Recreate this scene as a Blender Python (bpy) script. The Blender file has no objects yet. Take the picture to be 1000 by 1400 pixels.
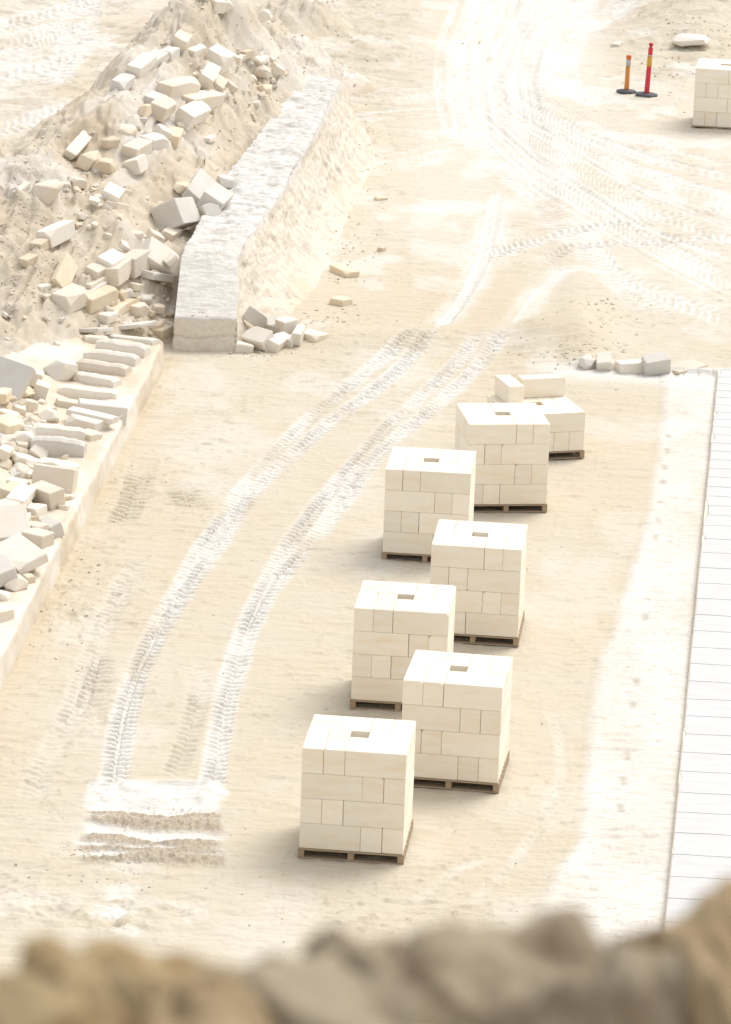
import bpy, bmesh, math, random
import numpy as np
from mathutils import Vector, Matrix
random.seed(7)
rng = np.random.default_rng(11)
SC = bpy.context.scene
COL = SC.collection
R = math.radians

# ------------------------------------------------------------------ camera geometry (fitted to the pallet stacks)
FPX, PITCH, ROLL, HC = 5984.612, 0.2870528, 0.0357852, 17.3192
CP, SP, CR, SR = math.cos(PITCH), math.sin(PITCH), math.cos(ROLL), math.sin(ROLL)

def ray(px, py):
    x, y = px - 500, py - 700
    X = CR * x + SR * y
    Y = -SR * x + CR * y
    return np.array([X / FPX, CP - Y / FPX * SP, -SP - Y / FPX * CP])

def at(px, py, z=0.0):
    d = ray(px, py)
    t = (z - HC) / d[2]
    return np.array([t * d[0], t * d[1], z])

# ------------------------------------------------------------------ noise
def _tab(seed):
    return np.random.default_rng(seed).random(65536).astype(np.float32)
_TABS = {}
def vnoise(x, y, seed=0):
    if seed not in _TABS:
        _TABS[seed] = _tab(seed)
    T = _TABS[seed]
    xi = np.floor(x).astype(np.int64); yi = np.floor(y).astype(np.int64)
    fx = (x - xi).astype(np.float32); fy = (y - yi).astype(np.float32)
    fx = fx * fx * fx * (fx * (fx * 6 - 15) + 10); fy = fy * fy * fy * (fy * (fy * 6 - 15) + 10)
    def h(a, b):
        return T[(a * 1619 + b * 31337 + (a * b) * 7) & 65535]
    a = h(xi, yi); b = h(xi + 1, yi); c = h(xi, yi + 1); d = h(xi + 1, yi + 1)
    return (a + (b - a) * fx + (c - a) * fy + (a - b - c + d) * fx * fy) * 2 - 1
def fbm(x, y, oct=4, seed=0, gain=.5, ca=.8, sa=.6):
    s = 0; amp = 1; n = 0
    for o in range(oct):
        s = s + amp * vnoise(x, y, seed + o * 13); n += amp
        x, y = (ca * x - sa * y) * 2.03 + 17.3, (sa * x + ca * y) * 2.03 - 9.1
        amp *= gain
    return s / n
def afbm(x, y, oct=3, seed=0, gain=.55):       # octaves without rotation: keeps a grain direction
    return fbm(x, y, oct, seed, gain, 1.0, 0.0)
def facets(x, y, seed=0, tilt=.8):
    """angular broken-rock relief: every cell of a jittered grid is a tilted plane"""
    r = np.random.default_rng(seed)
    J = r.random((256, 4)).astype(np.float32)
    xi = np.floor(x).astype(np.int64); yi = np.floor(y).astype(np.int64)
    best = np.full(x.shape, 9e9); out = np.zeros(x.shape)
    for a in (-1, 0, 1):
        for b in (-1, 0, 1):
            k = ((xi + a) * 73 + (yi + b) * 151 + (xi + a) * (yi + b) * 31) & 255
            dx = x - (xi + a + J[k, 0]); dy = y - (yi + b + J[k, 1])
            d = dx * dx + dy * dy
            h = tilt * ((J[k, 2] - .5) * 2 * dx + (J[k, 3] - .5) * 2 * dy) + (J[k, 2] * 7.3 % 1 - .5) * .8
            m = d < best
            out = np.where(m, h, out); best = np.minimum(best, d)
    return out
def sstep(a, b, x):
    t = np.clip((x - a) / (b - a), 0, 1)
    return t * t * (3 - 2 * t)

# ------------------------------------------------------------------ materials
def new_mat(name):
    m = bpy.data.materials.new(name); m.use_nodes = True
    nt = m.node_tree; nt.nodes.clear()
    out = nt.nodes.new('ShaderNodeOutputMaterial'); b = nt.nodes.new('ShaderNodeBsdfPrincipled')
    nt.links.new(b.outputs[0], out.inputs[0])
    b.inputs['Roughness'].default_value = .9
    b.inputs['Specular IOR Level'].default_value = .2
    return m, nt, b
def nd(nt, t, **k):
    n = nt.nodes.new(t)
    for a, v in k.items():
        setattr(n, a, v)
    return n
def mixc(nt, fac, a, b, mode='MIX'):
    n = nt.nodes.new('ShaderNodeMix'); n.data_type = 'RGBA'; n.blend_type = mode
    def put(sock, v):
        if isinstance(v, bpy.types.NodeSocket): nt.links.new(v, sock)
        elif isinstance(v, (int, float)): sock.default_value = v
        else: sock.default_value = (*v, 1)
    put(n.inputs[0], fac); put(n.inputs[6], a); put(n.inputs[7], b)
    return n.outputs[2]
def math_(nt, op, a, b=0.0, clamp=False):
    n = nt.nodes.new('ShaderNodeMath'); n.operation = op; n.use_clamp = clamp
    for i, v in enumerate((a, b)):
        if isinstance(v, bpy.types.NodeSocket): nt.links.new(v, n.inputs[i])
        else: n.inputs[i].default_value = v
    return n.outputs[0]
def noise(nt, vec, scale, detail=4, rough=.55, dist=0.0):
    n = nt.nodes.new('ShaderNodeTexNoise'); n.inputs['Scale'].default_value = scale
    n.inputs['Detail'].default_value = detail; n.inputs['Roughness'].default_value = rough
    n.inputs['Distortion'].default_value = dist
    if vec is not None: nt.links.new(vec, n.inputs['Vector'])
    return n.outputs['Fac']
def ramp(nt, fac, a, b):
    n = nt.nodes.new('ShaderNodeMapRange'); n.inputs[1].default_value = a; n.inputs[2].default_value = b
    nt.links.new(fac, n.inputs[0]); n.clamp = True
    return n.outputs[0]
def coords(nt, kind='Object', scale=(1, 1, 1), rot=(0, 0, 0)):
    tc = nt.nodes.new('ShaderNodeTexCoord'); mp = nt.nodes.new('ShaderNodeMapping')
    mp.inputs['Scale'].default_value = scale; mp.inputs['Rotation'].default_value = rot
    nt.links.new(tc.outputs[kind], mp.inputs[0])
    return mp.outputs[0]
def bump(nt, b, h, strength=.4, dist=.01):
    n = nt.nodes.new('ShaderNodeBump'); n.inputs['Strength'].default_value = strength
    n.inputs['Distance'].default_value = dist
    nt.links.new(h, n.inputs['Height']); nt.links.new(n.outputs[0], b.inputs['Normal'])
def attr(nt, name):
    n = nt.nodes.new('ShaderNodeAttribute'); n.attribute_name = name
    return n

C_SAND = (.56, .505, .41)
C_TAN = (.55, .465, .335)
C_WHITE = (.70, .68, .645)
C_GRIT = (.39, .325, .245)

def ground_material(name, base=C_SAND, warm=C_TAN, white=C_WHITE, grit=C_GRIT, rot=0.0):
    m, nt, b = new_mat(name)
    a = attr(nt, 'mask')
    sep = nd(nt, 'ShaderNodeSeparateColor'); nt.links.new(a.outputs['Color'], sep.inputs[0])
    v = coords(nt)
    va = coords(nt, scale=(1, 4.5, 1), rot=(0, 0, rot))
    n1 = noise(nt, v, .9, 5, .6); n2 = noise(nt, va, 6, 5, .65); n3 = noise(nt, v, 38, 3, .6)
    col = mixc(nt, ramp(nt, n1, .35, .68), base, tuple(.5 * p + .5 * q for p, q in zip(base, warm)))
    col = mixc(nt, math_(nt, 'MULTIPLY', ramp(nt, n2, .42, .72), .35), col, tuple(p * 1.14 for p in base))
    g = sep.outputs[1]
    col = mixc(nt, math_(nt, 'MULTIPLY', g, ramp(nt, n2, .2, .6), True), col, warm)
    wfac = math_(nt, 'MULTIPLY', sep.outputs[0], math_(nt, 'ADD', ramp(nt, n2, .25, .6), .25), True)
    col = mixc(nt, wfac, col, white)
    bfac = math_(nt, 'MULTIPLY', sep.outputs[2], math_(nt, 'ADD', ramp(nt, n3, .3, .65), .25), True)
    col = mixc(nt, bfac, col, grit)
    col = mixc(nt, math_(nt, 'MULTIPLY', ramp(nt, n3, .62, .8), .35), col, tuple(p * .78 for p in base))
    vs = coords(nt, scale=(1, 2.2, 1), rot=(0, 0, rot))
    n4 = noise(nt, vs, 17, 2, .5); n5 = noise(nt, v, 2.2, 2)
    col = mixc(nt, math_(nt, 'MULTIPLY', ramp(nt, n4, .63, .72), ramp(nt, n5, .38, .62)), col, tuple(p * q for p, q in zip(base, (.80, .76, .70))))
    n6 = noise(nt, vs, 24, 2, .5)
    col = mixc(nt, math_(nt, 'MULTIPLY', ramp(nt, n6, .66, .74), .7), col, tuple(min(.78, p * 1.25) for p in base))
    nt.links.new(col, b.inputs['Base Color'])
    h = math_(nt, 'ADD', n2, math_(nt, 'MULTIPLY', n3, .5))
    bump(nt, b, h, .55, .02)
    return m

def stone_material(name, col, stain, strata=True, var=.10, rough_bump=.35, scale=1.0, blot=.5):
    m, nt, b = new_mat(name)
    oi = nd(nt, 'ShaderNodeObjectInfo')
    tc = nd(nt, 'ShaderNodeTexCoord')
    off = nd(nt, 'ShaderNodeVectorMath', operation='SCALE'); 
    comb = nd(nt, 'ShaderNodeCombineXYZ')
    nt.links.new(oi.outputs['Random'], comb.inputs[0]); nt.links.new(math_(nt, 'MULTIPLY', oi.outputs['Random'], 7.3), comb.inputs[1])
    nt.links.new(math_(nt, 'MULTIPLY', oi.outputs['Random'], 3.7), comb.inputs[2])
    nt.links.new(comb.outputs[0], off.inputs[0]); off.inputs['Scale'].default_value = 23.0
    add = nd(nt, 'ShaderNodeVectorMath', operation='ADD')
    nt.links.new(tc.outputs['Object'], add.inputs[0]); nt.links.new(off.outputs[0], add.inputs[1])
    mp = nd(nt, 'ShaderNodeMapping'); nt.links.new(add.outputs[0], mp.inputs[0])
    mp.inputs['Scale'].default_value = (1, 1, 5 if strata else 1)
    n1 = noise(nt, mp.outputs[0], 1.6 * scale, 4, .6, .4)
    n2 = noise(nt, add.outputs[0], 9 * scale, 5, .65)
    n3 = noise(nt, add.outputs[0], 60 * scale, 3, .6)
    c = mixc(nt, math_(nt, 'MULTIPLY', ramp(nt, n1, .45, .72), blot), col, stain)
    c = mixc(nt, math_(nt, 'MULTIPLY', ramp(nt, n2, .5, .8), .35), c, tuple(p * .88 for p in col))
    c = mixc(nt, math_(nt, 'MULTIPLY', ramp(nt, n3, .62, .78), .25), c, tuple(p * .75 for p in col))
    rv = math_(nt, 'ADD', math_(nt, 'MULTIPLY', oi.outputs['Random'], var * 2), 1 - var)
    cc = nd(nt, 'ShaderNodeCombineColor')
    for i in range(3): nt.links.new(rv, cc.inputs[i])
    c = mixc(nt, 1.0, c, cc.outputs[0], 'MULTIPLY')
    nt.links.new(c, b.inputs['Base Color'])
    bump(nt, b, math_(nt, 'ADD', n2, math_(nt, 'MULTIPLY', n3, .6)), rough_bump, .01)
    return m

M = {}
M['ground'] = ground_material('quarry_floor_sand')
M['mound'] = ground_material('spoil', base=(.575, .51, .41), warm=(.50, .41, .295), white=(.66, .63, .585), grit=(.36, .305, .245), rot=R(-76))
M['ledge'] = ground_material('ledge_stone', base=(.68, .61, .51), warm=(.56, .45, .31), white=(.80, .77, .72), grit=(.45, .38, .29))
M['block'] = stone_material('sawn_limestone', (.85, .785, .67), (.80, .675, .49), True, .05, .12, 1.0, .75)
M['fresh'] = stone_material('broken_limestone', (.72, .65, .55), (.66, .55, .41), False, .09, .5, 1.6, .6)
M['pale'] = stone_material('pale_limestone', (.76, .71, .63), (.70, .62, .50), False, .06, .5, 1.6, .5)
M['grey'] = stone_material('weathered_limestone', (.67, .635, .58), (.59, .545, .475), False, .08, .6, 1.6, .6)
M['warm'] = stone_material('ochre_limestone', (.69, .60, .465), (.62, .48, .31), False, .08, .5, 1.6, .6)
M['rock_tan'] = stone_material('cliff_rock_tan', (.64, .49, .28), (.34, .205, .09), False, .05, 1.0, 9, 1.0)
M['rock_grey'] = stone_material('cliff_rock_grey', (.56, .465, .33), (.18, .125, .075), False, .05, 1.0, 9, 1.0)
M['rock_brown'] = stone_material('cliff_rock_brown', (.60, .45, .27), (.28, .175, .08), False, .05, 1.0, 9, 1.0)
M['gravel'] = stone_material('gravel_stone', (.62, .55, .45), (.55, .475, .37), False, .0, .3, 2, .7)

def wood_material():
    m, nt, b = new_mat('pallet_wood')
    v = coords(nt, scale=(1.5, 18, 18))
    n = noise(nt, v, 3, 4, .6, .3); n2 = noise(nt, coords(nt), 25, 3)
    c = mixc(nt, ramp(nt, n, .3, .7), (.40, .30, .20), (.26, .185, .12))
    c = mixc(nt, math_(nt, 'MULTIPLY', n2, .5), c, (.46, .38, .28))
    nt.links.new(c, b.inputs['Base Color']); bump(nt, b, n, .3, .004)
    return m
M['wood'] = wood_material()
def plain(name, col, rough=.5, nscale=30, v=.15):
    m, nt, b = new_mat(name)
    n = noise(nt, coords(nt), nscale, 4)
    c = mixc(nt, ramp(nt, n, .3, .7), tuple(p * (1 - v) for p in col), tuple(min(1, p * (1 + v)) for p in col))
    nt.links.new(c, b.inputs['Base Color']); b.inputs['Roughness'].default_value = rough
    return m
M['rubber'] = plain('black_rubber', (.10, .10, .115), .75)
M['red'] = plain('red_plastic', (.56, .055, .075), .45)
M['orange'] = plain('faded_orange_plastic', (.58, .25, .075), .5)
M['deep_orange'] = plain('orange_cap_plastic', (.62, .15, .035), .5)
M['yellow'] = plain('yellow_band', (.58, .33, .07), .4)
M['silver'] = plain('reflective_tape', (.46, .43, .43), .3)
M['hole'] = plain('dark_slot', (.05, .04, .04), .8)

# ------------------------------------------------------------------ object helpers
def mesh_np(name, verts, quads, mats, parent=None, mask=None, smooth=True, tris=False):
    me = bpy.data.meshes.new(name)
    nv, nf, k = len(verts), len(quads), quads.shape[1]
    me.vertices.add(nv); me.vertices.foreach_set('co', np.ascontiguousarray(verts, np.float32).ravel())
    me.loops.add(nf * k); me.loops.foreach_set('vertex_index', np.ascontiguousarray(quads, np.int32).ravel())
    me.polygons.add(nf); me.polygons.foreach_set('loop_start', np.arange(0, nf * k, k, dtype=np.int32))
    me.polygons.foreach_set('use_smooth', np.full(nf, smooth, bool))
    me.update(calc_edges=True); me.validate()
    if mask is not None:
        a = me.attributes.new('mask', 'FLOAT_COLOR', 'POINT')
        full = np.ones((nv, 4), np.float32); full[:, :3] = np.clip(mask, 0, 1)
        a.data.foreach_set('color', full.ravel())
    me.materials.append(mats)
    o = bpy.data.objects.new(name, me); COL.objects.link(o)
    if parent: o.parent = parent
    return o
def grid_quads(nr, nc):
    i = np.arange(nr * nc).reshape(nr, nc)
    return np.stack([i[:-1, :-1], i[:-1, 1:], i[1:, 1:], i[1:, :-1]], -1).reshape(-1, 4)
def bm_obj(name, bm, mat, parent=None, smooth=False):
    me = bpy.data.meshes.new(name); bm.normal_update(); bm.to_mesh(me); bm.free()
    if smooth:
        for p in me.polygons: p.use_smooth = True
    for m in (mat if isinstance(mat, (list, tuple)) else [mat]): me.materials.append(m)
    o = bpy.data.objects.new(name, me); COL.objects.link(o)
    if parent: o.parent = parent
    return o
def tag(o, label=None, cat=None, group=None, kind=None):
    if label: o['label'] = label
    if cat: o['category'] = cat
    if group: o['group'] = group
    if kind: o['kind'] = kind
    return o
def empty(name, loc, rz=0):
    o = bpy.data.objects.new(name, None); COL.objects.link(o)
    o.location = loc; o.rotation_euler = (0, 0, rz); o.empty_display_size = .2
    return o
def copy_tree(o, parent=None):
    c = o.copy(); COL.objects.link(c); c.parent = parent
    for ch in o.children: copy_tree(ch, c)
    return c
def box_bm(lo, hi, bev=.004, bm=None):
    b2 = bmesh.new()
    bmesh.ops.create_cube(b2, size=1)
    for v in b2.verts:
        v.co = Vector([(lo[i] + hi[i]) / 2 + v.co[i] * (hi[i] - lo[i]) for i in range(3)])
    if bev: bmesh.ops.bevel(b2, geom=list(b2.edges), offset=bev, segments=1, affect='EDGES')
    return b2

# ------------------------------------------------------------------ terrain functions
S_ = 1.15
# left ledge edge line (base of the cut face) and right bench edge line
def ledge_x(Y): return -3.24 + (Y - 66.35) * .0715
LEDGE_END = 66.35; LEDGE_H = .40
def bench_x(Y): return 3.32 + (Y - 43.2) * .0911
BENCH_END = 66.95; BENCH_H = .12

MP = [(0,205,2.2),(65,165,2.4),(130,125,2.7),(170,75,3.0),(200,45,3.2),(245,0,3.6),(300,-40,3.8),
(0,300,1.7),(60,280,1.8),(120,230,2.1),(180,170,2.4),(240,110,2.6),(300,40,2.9),(330,0,3.0),
(0,400,1.05),(50,390,1.1),(100,350,1.35),(160,300,1.6),(220,240,1.7),(280,170,1.85),(330,110,1.85),(370,70,1.6),(360,20,2.0),
(100,420,.85),(150,390,.95),(200,340,1.05),(240,300,1.12),(300,230,1.35),(350,170,1.5),(400,110,1.25),(425,85,.7),(400,50,.9),(420,0,.8),
(200,400,.6),(150,425,.55),(240,420,.4),(235,465,0.02),(180,455,.2),(120,462,.35),(60,490,.4),(0,500,.45),
(455,60,-.05),(490,0,-.1),(450,95,-.1)]
_pts = [at(*q) for q in MP]
for q in MP[:7]:
    p = at(*q)
    _pts.append(p + np.array([-.5, 2.0, -.9])); _pts.append(p + np.array([-1.2, 5.5, -p[2] - .25])); _pts.append(p + np.array([-1.5, 9, -p[2] - .4]))
for x, y, z in [(-10,66,.45),(-10,69,1.3),(-10,73,2.1),(-11,77,.9),(-11,81,-.3),(-13,66,.4),(-13,72,1.9),(-14,79,-.3),(-7,62,.1),(-4.5,63,.0),
                (-2.5,67.3,-.2),(-1.5,70,-.3),(-.6,76,-.3),(0,84,-.3),(.5,90,-.3),(1,97,-.3),(-.5,100,-.3),(-3.2,69,.35),(-2.2,98,-.2),(-4,104,-.4)]:
    _pts.append(np.array([x, y, z], float))
_pts = np.array(_pts)
def _kern(a, b):
    d = np.sqrt(((a[:, None, :2] - b[None, :, :2]) ** 2).sum(-1) + .15)
    return d
_A = _kern(_pts, _pts); n_ = len(_pts)
_P = np.c_[np.ones(n_), _pts[:, :2]]
_sys = np.block([[_A - .12 * np.eye(n_), _P], [_P.T, np.zeros((3, 3))]])
_w = np.linalg.solve(_sys, np.r_[_pts[:, 2], np.zeros(3)])
# rock ridge stations: Y, left top x/z, right top x/z, right base x
RS = np.array([[67.45,-3.14,.50,-2.14,.50,-2.08],[68.9,-3.12,1.2,-2.21,1.2,-1.6],[70,-3.02,1.24,-2.07,1.25,-1.2],[71.5,-2.9,1.27,-1.87,1.28,-.85],
 [74,-2.68,1.33,-1.56,1.33,-.66],[78.5,-2.05,1.46,-1.10,1.46,-.28],[82.2,-1.56,1.55,-.80,1.54,.10],[83.6,-1.42,1.4,-.74,1.32,.08],[85.2,-1.3,1.0,-.72,.8,-.05],[86.6,-1.25,.45,-.75,.3,-.3],[87.6,-1.2,-.1,-.8,-.15,-.6]])

def mound_smooth(x, y):
    q = np.c_[np.ravel(x), np.ravel(y)]
    out = np.empty(len(q))
    for i in range(0, len(q), 40000):
        c = q[i:i + 40000]
        out[i:i + 40000] = _kern(c, _pts) @ _w[:n_] + np.c_[np.ones(len(c)), c] @ _w[n_:]
    X_, Y_ = np.asarray(x, float), np.asarray(y, float)
    z = out.reshape(np.shape(x))
    mid = np.interp(Y_, RS[:, 0], (RS[:, 1] + RS[:, 3]) / 2)
    return z - 2.5 * sstep(-.05, .5, X_ - mid) * sstep(66.5, 67.5, Y_) * sstep(90, 86, Y_)

def ridge_top(x, y):
    c = [np.interp(y, RS[:, 0], RS[:, k]) for k in range(1, 6)]
    t = np.clip((x - c[0]) / (c[2] - c[0]), 0, 1)
    z = c[1] + (c[3] - c[1]) * t
    z = np.where(x > c[2], c[3] * np.clip(1 - (x - c[2]) / np.maximum(c[4] - c[2], .05), 0, 1), z)
    return np.where((x < c[0] - .02) | (x > c[4]) | (y < RS[0, 0]) | (y > RS[-1, 0]), -1, z)
def ledge_top(x, y):
    d = ledge_x(y) - x
    z = LEDGE_H + .34 * sstep(.75, 2.0, d) * sstep(52, 55, y) * (1 - .7 * sstep(62.5, 65.5, y)) + .05 * vnoise(x * 1.3, y * 1.3, 91) * sstep(.6, 1.2, d)
    return np.where((d > 0) & (y < LEDGE_END), z, -1)
def bench_top(x, y):
    return np.where((x > bench_x(y)) & (y < BENCH_END), BENCH_H, -1)
EDGE = np.array([at(*q)[:2] for q in [(690,498),(740,502),(802,506),(862,509),(930,513),(990,517)]])
def edge_step(x, y):                     # the pad's far lip: ground beyond it lies a hand higher
    ye = np.interp(x, EDGE[:, 0], EDGE[:, 1])
    return .08 * sstep(0, .05, y - ye) * sstep(2.9, 3.5, x)
HEAP = at(790, 474)[:2]
def heaps(x, y):
    z = .30 * np.exp(-((x - HEAP[0]) / .62) ** 2 - ((y - HEAP[1] - .6) / 1.5) ** 2)
    h2 = at(740, 478)[:2]
    z = z + .13 * np.exp(-((x - h2[0]) / .45) ** 2 - ((y - h2[1] - .5) / 1.2) ** 2)
    for (px, py, a, sx, sy) in [(600,462,.10,1.3,.7),(690,458,.08,.7,.5),(520,468,.07,.8,.6),(440,462,.10,.6,.8),(450,20,.10,1.6,3),(540,40,.12,1.2,2.5),(430,60,.08,1,2),
                                (945,58,.30,1.1,2.2),(990,20,.6,1.6,3.5),(900,10,.35,1.2,3),(840,55,.1,.8,1.5)]:
        c = at(px, py)
        z = z + a * np.exp(-((x - c[0]) / sx) ** 2 - ((y - c[1]) / sy) ** 2)
    return z
def surf(x, y):
    x = np.asarray(x, float); y = np.asarray(y, float)
    z = np.maximum(heaps(x, y) + edge_step(x, y), 0)
    for f in (mound_smooth, ledge_top, bench_top, ridge_top):
        z = np.maximum(z, f(x, y))
    return z
def hit(px, py, h=0.0):
    d = ray(px, py)
    ys = np.arange(44, 112, .06)
    t = ys / d[1]
    xs = d[0] * t; zs = HC + d[2] * t
    below = zs <= surf(xs, ys) + h
    i = int(np.argmax(below)) if below.any() else len(ys) - 1
    return np.array([xs[i], ys[i], zs[i]])

# ------------------------------------------------------------------ ground sheet
def build_ground():
    nr, nc = 2050, 880
    Y = 36 * np.exp(np.linspace(0, math.log(122 / 36), nr))
    u = np.linspace(-1, 1, nc)
    half = .118 * Y + .25
    X = u[None, :] * half[:, None]
    Yg = np.repeat(Y[:, None], nc, 1)
    x, y = X, Yg
    white = np.zeros_like(x); warm = np.zeros_like(x); grit = np.zeros_like(x)
    z = heaps(x, y) + edge_step(x, y)
    broad = fbm(x * .45, y * .3, 3, 1)
    z += .025 * broad
    upper = sstep(67.5, 70, y)
    # scraped, streaky floor
    st = afbm(x * 1.6, y * 7, 4, 21, .6)
    st2 = afbm(x * 5, y * 13, 3, 41, .6)
    rough = .5 + .5 * fbm(x * .8, y * .5, 3, 61)
    near = 1 - sstep(60, 75, y)
    z += (.010 + .013 * rough) * st + (.007 + .009 * rough) * st2
    clod = np.maximum(fbm(x * 8, y * 7, 3, 77) - .25, 0)
    z += .03 * clod * (.3 + rough)
    white += .35 * sstep(.1, .6, fbm(x * 1.1 + 3, y * .55, 4, 101)) * (1 - .3 * near)
    warm += .55 * sstep(-.15, .5, fbm(x * .35 + 9, y * .16, 3, 131))
    grit += .55 * sstep(.12, .5, st * .6 + clod * 1.2) * sstep(.3, .8, rough)
    # yellow damp foot along the ledge and round the ramp
    dl = x - ledge_x(y)
    warm += .9 * np.exp(-np.maximum(dl, 0) / .35) * (y < 67)
    yr = at(600, 400)
    warm += .85 * np.exp(-((x - yr[0] - .1) / 1.6) ** 2 - ((y - yr[1]) / 4.0) ** 2)
    warm += .5 * np.exp(-((x - .6) / 1.8) ** 2 - ((y - 47) / 3.5) ** 2)
    # clods beside the ledge
    cl = at(100, 815)
    m = np.exp(-((x - cl[0]) / .45) ** 2 - ((y - cl[1]) / 2.6) ** 2)
    z += m * .07 * np.maximum(fbm(x * 6, y * 5, 3, 150), -.1)
    # pale strip along the bench, trampled edge
    bp = np.array([at(*q)[:2] for q in [(905,520),(893,640),(878,712),(868,756),(848,816),(836,864),(810,900),(808,948),(800,1020),(790,1092),(790,1144),(764,1180),(745,1230),(720,1300)]])
    o = np.argsort(bp[:, 1]); bx = np.interp(y, bp[o, 1], bp[o, 0])
    wob = .07 * fbm(x * 1.5, y * .8, 3, 171)
    strip = sstep(-.05, .16, x - bx + wob) * (y < 67.0)
    white += strip * (.72 + .4 * fbm(x * 1.3, y * .5, 3, 173)); warm *= (1 - .75 * strip); grit *= (1 - .8 * strip)
    z += .03 * strip
    # shallow caterpillar marks in the strip
    ce = bx + .42 + .08 * vnoise(x * 0, y * .8, 181)
    band = np.exp(-((x - ce) / .20) ** 2) * strip * sstep(60, 55, y) 
    z += -.012 * band * (np.sin(y * 2 * np.pi / .30 + 2 * vnoise(x * 3, y * 3, 5)) > .1) * (vnoise(x * 2, y * 2, 191) > -.3)
    ce2 = np.exp(-((x - (bench_x(y) - .66)) / .05) ** 2) * strip
    pit = ce2 * (np.sin(y * 2 * np.pi / .9) > .55) * (vnoise(x * 0, y * .7, 199) > -.2)
    z -= .03 * pit; grit += .4 * pit
    # pale lip where the pad ends
    ye = np.interp(x, EDGE[:, 0], EDGE[:, 1])
    lip = np.exp(-((y - ye + .25) / .42) ** 2) * sstep(2.3, 3.3, x)
    white += .9 * lip; warm *= 1 - .8 * lip
    tick = lip * (np.abs((x / .235) % 1 - .5) > .46) * (np.abs(y - ye) < .16) * (x > 3.7)
    z -= .012 * tick; grit += .9 * tick
    # upper area: rougher, greyer left back, whiter swept road
    road = at(700, 120)
    white += .30 * np.exp(-((x - (.8 + (y - 70) * .075)) / 1.9) ** 2) * sstep(69, 80, y)
    white += .25 * sstep(2.2, 4.5, x) * sstep(69, 74, y) * (1 - .75 * sstep(88, 93, y) * sstep(4.4, 5.2, x))
    bk = sstep(1.2, -.3, x - (y - 88) * .03) * sstep(80, 88, y) + sstep(4.6, 5.6, x) * sstep(89.5, 93, y) * 1.0
    z += bk * (.06 * afbm(x * .9, y * 2.2, 4, 211, .6) + .06 * np.maximum(fbm(x * 4, y * 3, 3, 219), 0))
    white *= 1 - .75 * bk; grit += .45 * bk * sstep(-.1, .5, fbm(x * 2, y * 2, 3, 223))
    sw = sstep(.15, .5, fbm(x * .9, y * .8 + 5, 4, 231)) * sstep(70, 74, y)
    white += .45 * sw
    # far left floor beyond the mound
    fl = sstep(-4.5, -6, x) * sstep(78, 82, y)
    white += fl * (.35 + .6 * fbm(x * .5, y * .35, 3, 241))
    # ------------------------------------------------ tyre tracks
    def track(pts, w, wh, amp=.026, pitch=.17, axis='y', tread=1.0, seed=0, soft=.12, dirt=0.0, chev=.42, duty=-.1):
        P = np.array([at(*q)[:2] for q in pts])
        k = 1 if axis == 'y' else 0
        P = P[np.argsort(P[:, k])]
        s = np.linspace(P[0, k], P[-1, k], 600)
        # smooth interpolation: running mean of the polyline
        v = np.interp(s, P[:, k], P[:, 1 - k])
        ker = np.ones(61) / 61
        v = np.convolve(np.pad(v, 30, mode='reflect', reflect_type='odd'), ker, 'valid')
        arc = np.r_[0, np.cumsum(np.hypot(np.diff(s), np.diff(v)))]
        slope = np.gradient(v, s)
        A, B = (y, x) if axis == 'y' else (x, y)
        sel = np.where((A[:, :] >= s[0]) & (A <= s[-1]))
        a = A[sel]; b = B[sel]
        c = np.interp(a, s, v); sl = np.interp(a, s, slope)
        lat = (b - c) / np.sqrt(1 + sl * sl)
        keep = np.abs(lat) < w * .8
        sel = (sel[0][keep], sel[1][keep]); a = a[keep]; lat = lat[keep]
        uu = np.interp(a, s, arc) + sl[keep] / np.sqrt(1 + sl[keep] ** 2) * lat
        xx, yy = x[sel], y[sel]
        n = fbm(xx * 2.2, yy * 1.1, 3, 300 + seed)
        edge = w / 2 * (1 + .22 * n)
        ins = sstep(edge + soft * .5, edge - soft * .5, np.abs(lat))
        endf = sstep(0, .5, a - s[0]) * sstep(0, .5, s[-1] - a)
        ins = ins * endf
        sgn = np.where(lat > 0, .5, 0)
        ph = (uu - chev * np.abs(lat)) / pitch + sgn + .10 * n
        lug = np.sin(2 * np.pi * ph)
        lug = np.tanh((lug + duty) * 3.2)
        fade = np.clip(.8 + 1.5 * fbm(xx * 1.6, yy * .8, 3, 330 + seed), 0, 1.3) * tread
        z[sel] += ins * (-.012 + amp * lug * fade * np.clip(1.15 - (np.abs(lat) / (w / 2)) ** 4, 0, 1))
        z[sel] += .007 * np.exp(-((np.abs(lat) - w / 2) / .05) ** 2) * endf * (.6 + n)
        wv = wh * np.clip(.72 + 1.3 * fbm(xx * 1.5 + 4, yy * .6, 4, 350 + seed), .05, 1.3)
        white[sel] += ins * wv * (.72 + .28 * lug * tread)
        warm[sel] *= 1 - .7 * ins * min(1, wh)
        grit[sel] = grit[sel] * (1 - .8 * ins * min(1, wh)) + ins * dirt * (lug < -.3)
    LT1 = [(152,1086),(160,1010),(174,946),(206,874),(234,826),(262,775),(280,742),(320,690),(356,640),(432,564),(492,516),(545,474),(575,455)]
    LT2 = [(156,1086),(166,1010),(181,946),(213,874),(243,822),(285,765),(322,706),(352,664),(420,604),(468,564),(524,528),(574,476),(590,458)]
    RT1 = [(288,1086),(298,1010),(308,954),(326,890),(352,822),(388,754),(432,694),(476,644),(532,580),(580,540),(636,484),(655,462)]
    RT2 = [(289,1086),(299,1010),(311,954),(329,890),(358,822),(396,770),(420,752),(450,714),(484,660),(524,612),(580,568),(640,516),(674,478),(690,460)]
    for i, t in enumerate((LT1, LT2, RT1, RT2)):
        track(t, .275, 1.15, seed=i * 7, dirt=.35, amp=.02, pitch=.15)
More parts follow.
